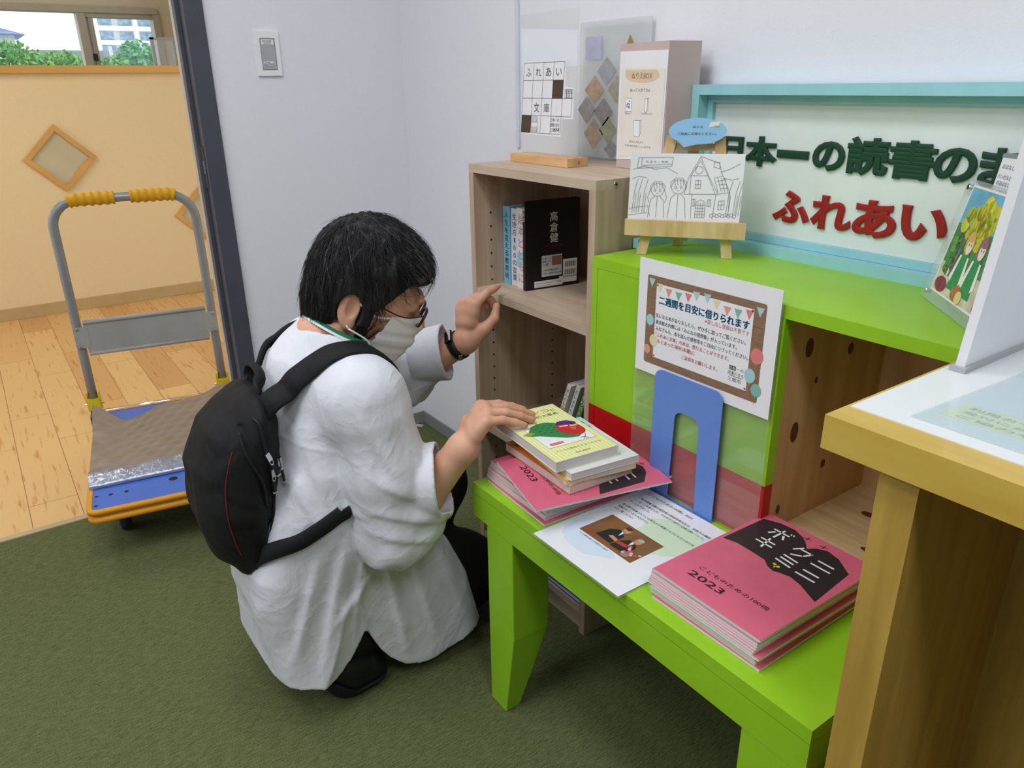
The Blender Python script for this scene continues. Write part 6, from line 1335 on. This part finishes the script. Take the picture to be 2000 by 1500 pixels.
for i in range(k):
    a = 2*math.pi*i/k; rd = 0.0325+0.0008*math.cos(2*a)
    rg.append([bm.verts.new(c+ax_*h_+(u_*math.cos(a)+v_*math.sin(a))*(rd+o_)) for h_, o_ in pr])
for i in range(k):
    for j in range(6): bm.faces.new((rg[i][j], rg[i][(j+1) % 6], rg[(i+1) % k][(j+1) % 6], rg[(i+1) % k][j])).smooth = True
bmesh.ops.recalc_face_normals(bm, faces=bm.faces); obj('strap', bm, mat('band_black', (26, 27, 28), 0.5, 0.08, 60), wb)
bm = B(); nd = (u_*0.55-v_*0.83).normalized(); sd = ax_.cross(nd)
mm = Matrix(((ax_.x, sd.x, nd.x, (c+nd*0.0345).x), (ax_.y, sd.y, nd.y, (c+nd*0.0345).y), (ax_.z, sd.z, nd.z, (c+nd*0.0345).z), (0, 0, 0, 1)))
boxm(bm, mm, (-0.0095, -0.017, -0.001), (0.0095, 0.017, 0.005)); obj('display', bm, mat('display_black', (14, 14, 16), 0.15), wb, bevel=0.002)
bm = B(); nd2 = (nd*-0.2+sd*1.0).normalized(); boxm(bm, Matrix.Translation(c+nd2*0.0345) @ nd2.to_track_quat('Z', 'Y').to_matrix().to_4x4(), (-0.004, -0.0095, -0.001), (0.004, 0.0095, 0.0012)); obj('clasp', bm, M_STEEL, wb)

# backpack --------------------------------------------------------------------
bp = root('backpack', 'black backpack with a thin red piping worn on the person\'s back', 'backpack', (1.03, -0.96, 0.34))
PK = [(y+0.030, z-0.026) for y, z in [(-0.962, 0.722), (-0.93, 0.735), (-0.90, 0.722), (-0.880, 0.66), (-0.886, 0.57), (-0.904, 0.47), (-0.915, 0.41), (-0.93, 0.35), (-1.005, 0.347), (-1.048, 0.41), (-1.066, 0.51), (-1.062, 0.60), (-1.026, 0.67)]]
PCX = 1.03; PHW = 0.118
def f_pack(P):
    s = d_poly(P[:, 1], P[:, 2], PK); d = smax(s, np.abs(P[:, 0]-PCX)-PHW, 0.085)+0.012
    z = P[:, 2]+0.026; y = P[:, 1]-0.030
    d = d+0.0018*wob(P, 45, 81)+0.0012*crease(P, 80, 82)
    ln2 = (y+0.955)+0.10*(z-0.55); d = d+0.0035*np.exp(-(ln2/0.004)**2)*(z < 0.68)                       # seam between pocket and main compartment
    ln3 = (y+0.985)+0.55*(z-0.45); d = d+0.0025*np.exp(-(ln3/0.004)**2)*(z < 0.50)
    bulge = np.exp(-((z-0.48)/0.075)**2-((y+1.03)/0.05)**2); return np.maximum(d-0.006*bulge, 0.002-f_shirt0(P))
sdf_obj('bag', f_pack, (0.88, -1.07, 0.29), (1.18, -0.80, 0.75), 0.0042, M_PACK, bp, 1)
OB = np.array((1.03, -0.96, 0.34))
def onpack(y, z, off, x=1.3):
    return project(f_pack, V3(PCX+PHW, y+0.030, z-0.026), off, 8)
def packtube(name, yz, r, off, m, parent):
    pts = smoothpath([onpack(y, z, off)[0]-OB for y, z in yz], 6); bm = B(); tube(bm, pts, r, 8); return obj(name, bm, m, parent)
packtube('piping', [(-1.003, 0.645), (-1.018, 0.59), (-1.024, 0.53), (-1.02, 0.47), (-1.012, 0.435)], 0.0011, 0.0006, mat('piping_red', (128, 22, 30), 0.6, 0.05, 30), bp)
M_ZIP = mat('zip_black', (28, 28, 31), 0.6, 0.2, 300)
packtube('zip', [(-0.965, 0.715), (-0.95, 0.69), (-0.935, 0.64), (-0.925, 0.58), (-0.92, 0.50), (-0.93, 0.42)], 0.003, 0.001, M_ZIP, bp)
packtube('zip', [(-0.985, 0.69), (-0.968, 0.63), (-0.955, 0.57), (-0.95, 0.52)], 0.003, 0.001, M_ZIP, bp)
for y, z, ang in ((-0.934, 0.614, 0.5), (-0.929, 0.583, 0.05), (-0.897, 0.596, 0.1)):
    p_, n_ = onpack(y, z, 0.003); p_ = p_-OB; dn = Vector((0, math.sin(ang)*0.7, -1)).normalized(); n_ = Vector(n_); dn = (dn-n_*dn.dot(n_)).normalized(); sd = dn.cross(n_)
    bm = B(); mm = Matrix(((sd.x, dn.x, n_.x, p_[0]), (sd.y, dn.y, n_.y, p_[1]), (sd.z, dn.z, n_.z, p_[2]), (0, 0, 0, 1)))
    boxm(bm, mm, (-0.0045, -0.010, 0), (0.0045, 0.006, 0.005)); rg = [mm @ Vector((0.0032*math.cos(a), 0.010+0.0055*math.sin(a), 0.003)) for a in [2*math.pi*i/14 for i in range(14)]]; tube(bm, rg, 0.0012, 6, closed=True); zp = obj('zip_pull', bm, M_CHROME, bp)
    bm = B(); boxm(bm, mm, (-0.0035, 0.0155, 0.001), (0.0035, 0.042, 0.0045)); obj('pull_tab', bm, M_BLACK, zp, bevel=0.0012)
    bm = B(); boxm(bm, mm, (-0.0036, 0.0385, 0.0008), (0.0036, 0.041, 0.0048)); obj('tab_end', bm, mat('tab_white', (200, 200, 196), 0.5), zp)
def fs(P): return f_shirt0(P)
def strap(name, way, wd, th=0.009, offs=None, step=10):
    pts = smoothpath([Vector(p_) for p_ in way], step); out = []; nr = []
    for i, p_ in enumerate(pts):
        o_ = 0.006 if offs is None else offs[min(len(offs)-1, int(i/len(pts)*len(offs)))]
        if o_ is None: q_ = np.array(p_); n_ = grad(fs, p_)
        else: q_, n_ = project(fs, p_, o_)
        out.append(Vector(q_)-Vector(OB)); nr.append(Vector(n_))
    for _ in range(3):
        out = [out[0]]+[(out[i-1]+out[i]*2+out[i+1])/4 for i in range(1, len(out)-1)]+[out[-1]]; nr = [nr[0]]+[(nr[i-1]+nr[i]*2+nr[i+1]) for i in range(1, len(nr)-1)]+[nr[-1]]
    bm = B(); ribbon(bm, out, nr, wd, th); return obj(name, bm, M_PACK, bp)
strap('shoulder_strap', [(1.095, -0.895, 0.66), (1.115, -0.868, 0.70), (1.130, -0.83, 0.74), (1.138, -0.78, 0.765), (1.142, -0.73, 0.75), (1.142, -0.68, 0.70), (1.142, -0.63, 0.64)], 0.046, 0.011, [None, 0.010, 0.006, 0.006, 0.006, 0.005, 0.003])
strap('shoulder_strap', [(0.985, -0.90, 0.66), (0.975, -0.872, 0.70), (0.960, -0.83, 0.745), (0.945, -0.78, 0.757), (0.935, -0.73, 0.745), (0.925, -0.68, 0.70)], 0.046, 0.011, [None, 0.012, 0.006, 0.006, 0.006])
strap('lower_strap', [(1.09, -0.965, 0.37), (1.12, -0.945, 0.39), (1.15, -0.905, 0.415), (1.19, -0.87, 0.435), (1.20, -0.83, 0.455), (1.19, -0.785, 0.478)], 0.032, 0.009, [0.008, 0.010, 0.011, 0.011, 0.010])
bm = B(); ribbon(bm, smoothpath([Vector(p_)-Vector(OB) for p_ in ((0.995, -0.885, 0.685), (0.998, -0.88, 0.712), (1.015, -0.878, 0.724), (1.045, -0.878, 0.724), (1.062, -0.88, 0.712), (1.065, -0.885, 0.685))], 6), [Vector((0, 0.25, 1))]*31, 0.02, 0.005); obj('grab_handle', bm, M_PACK, bp)
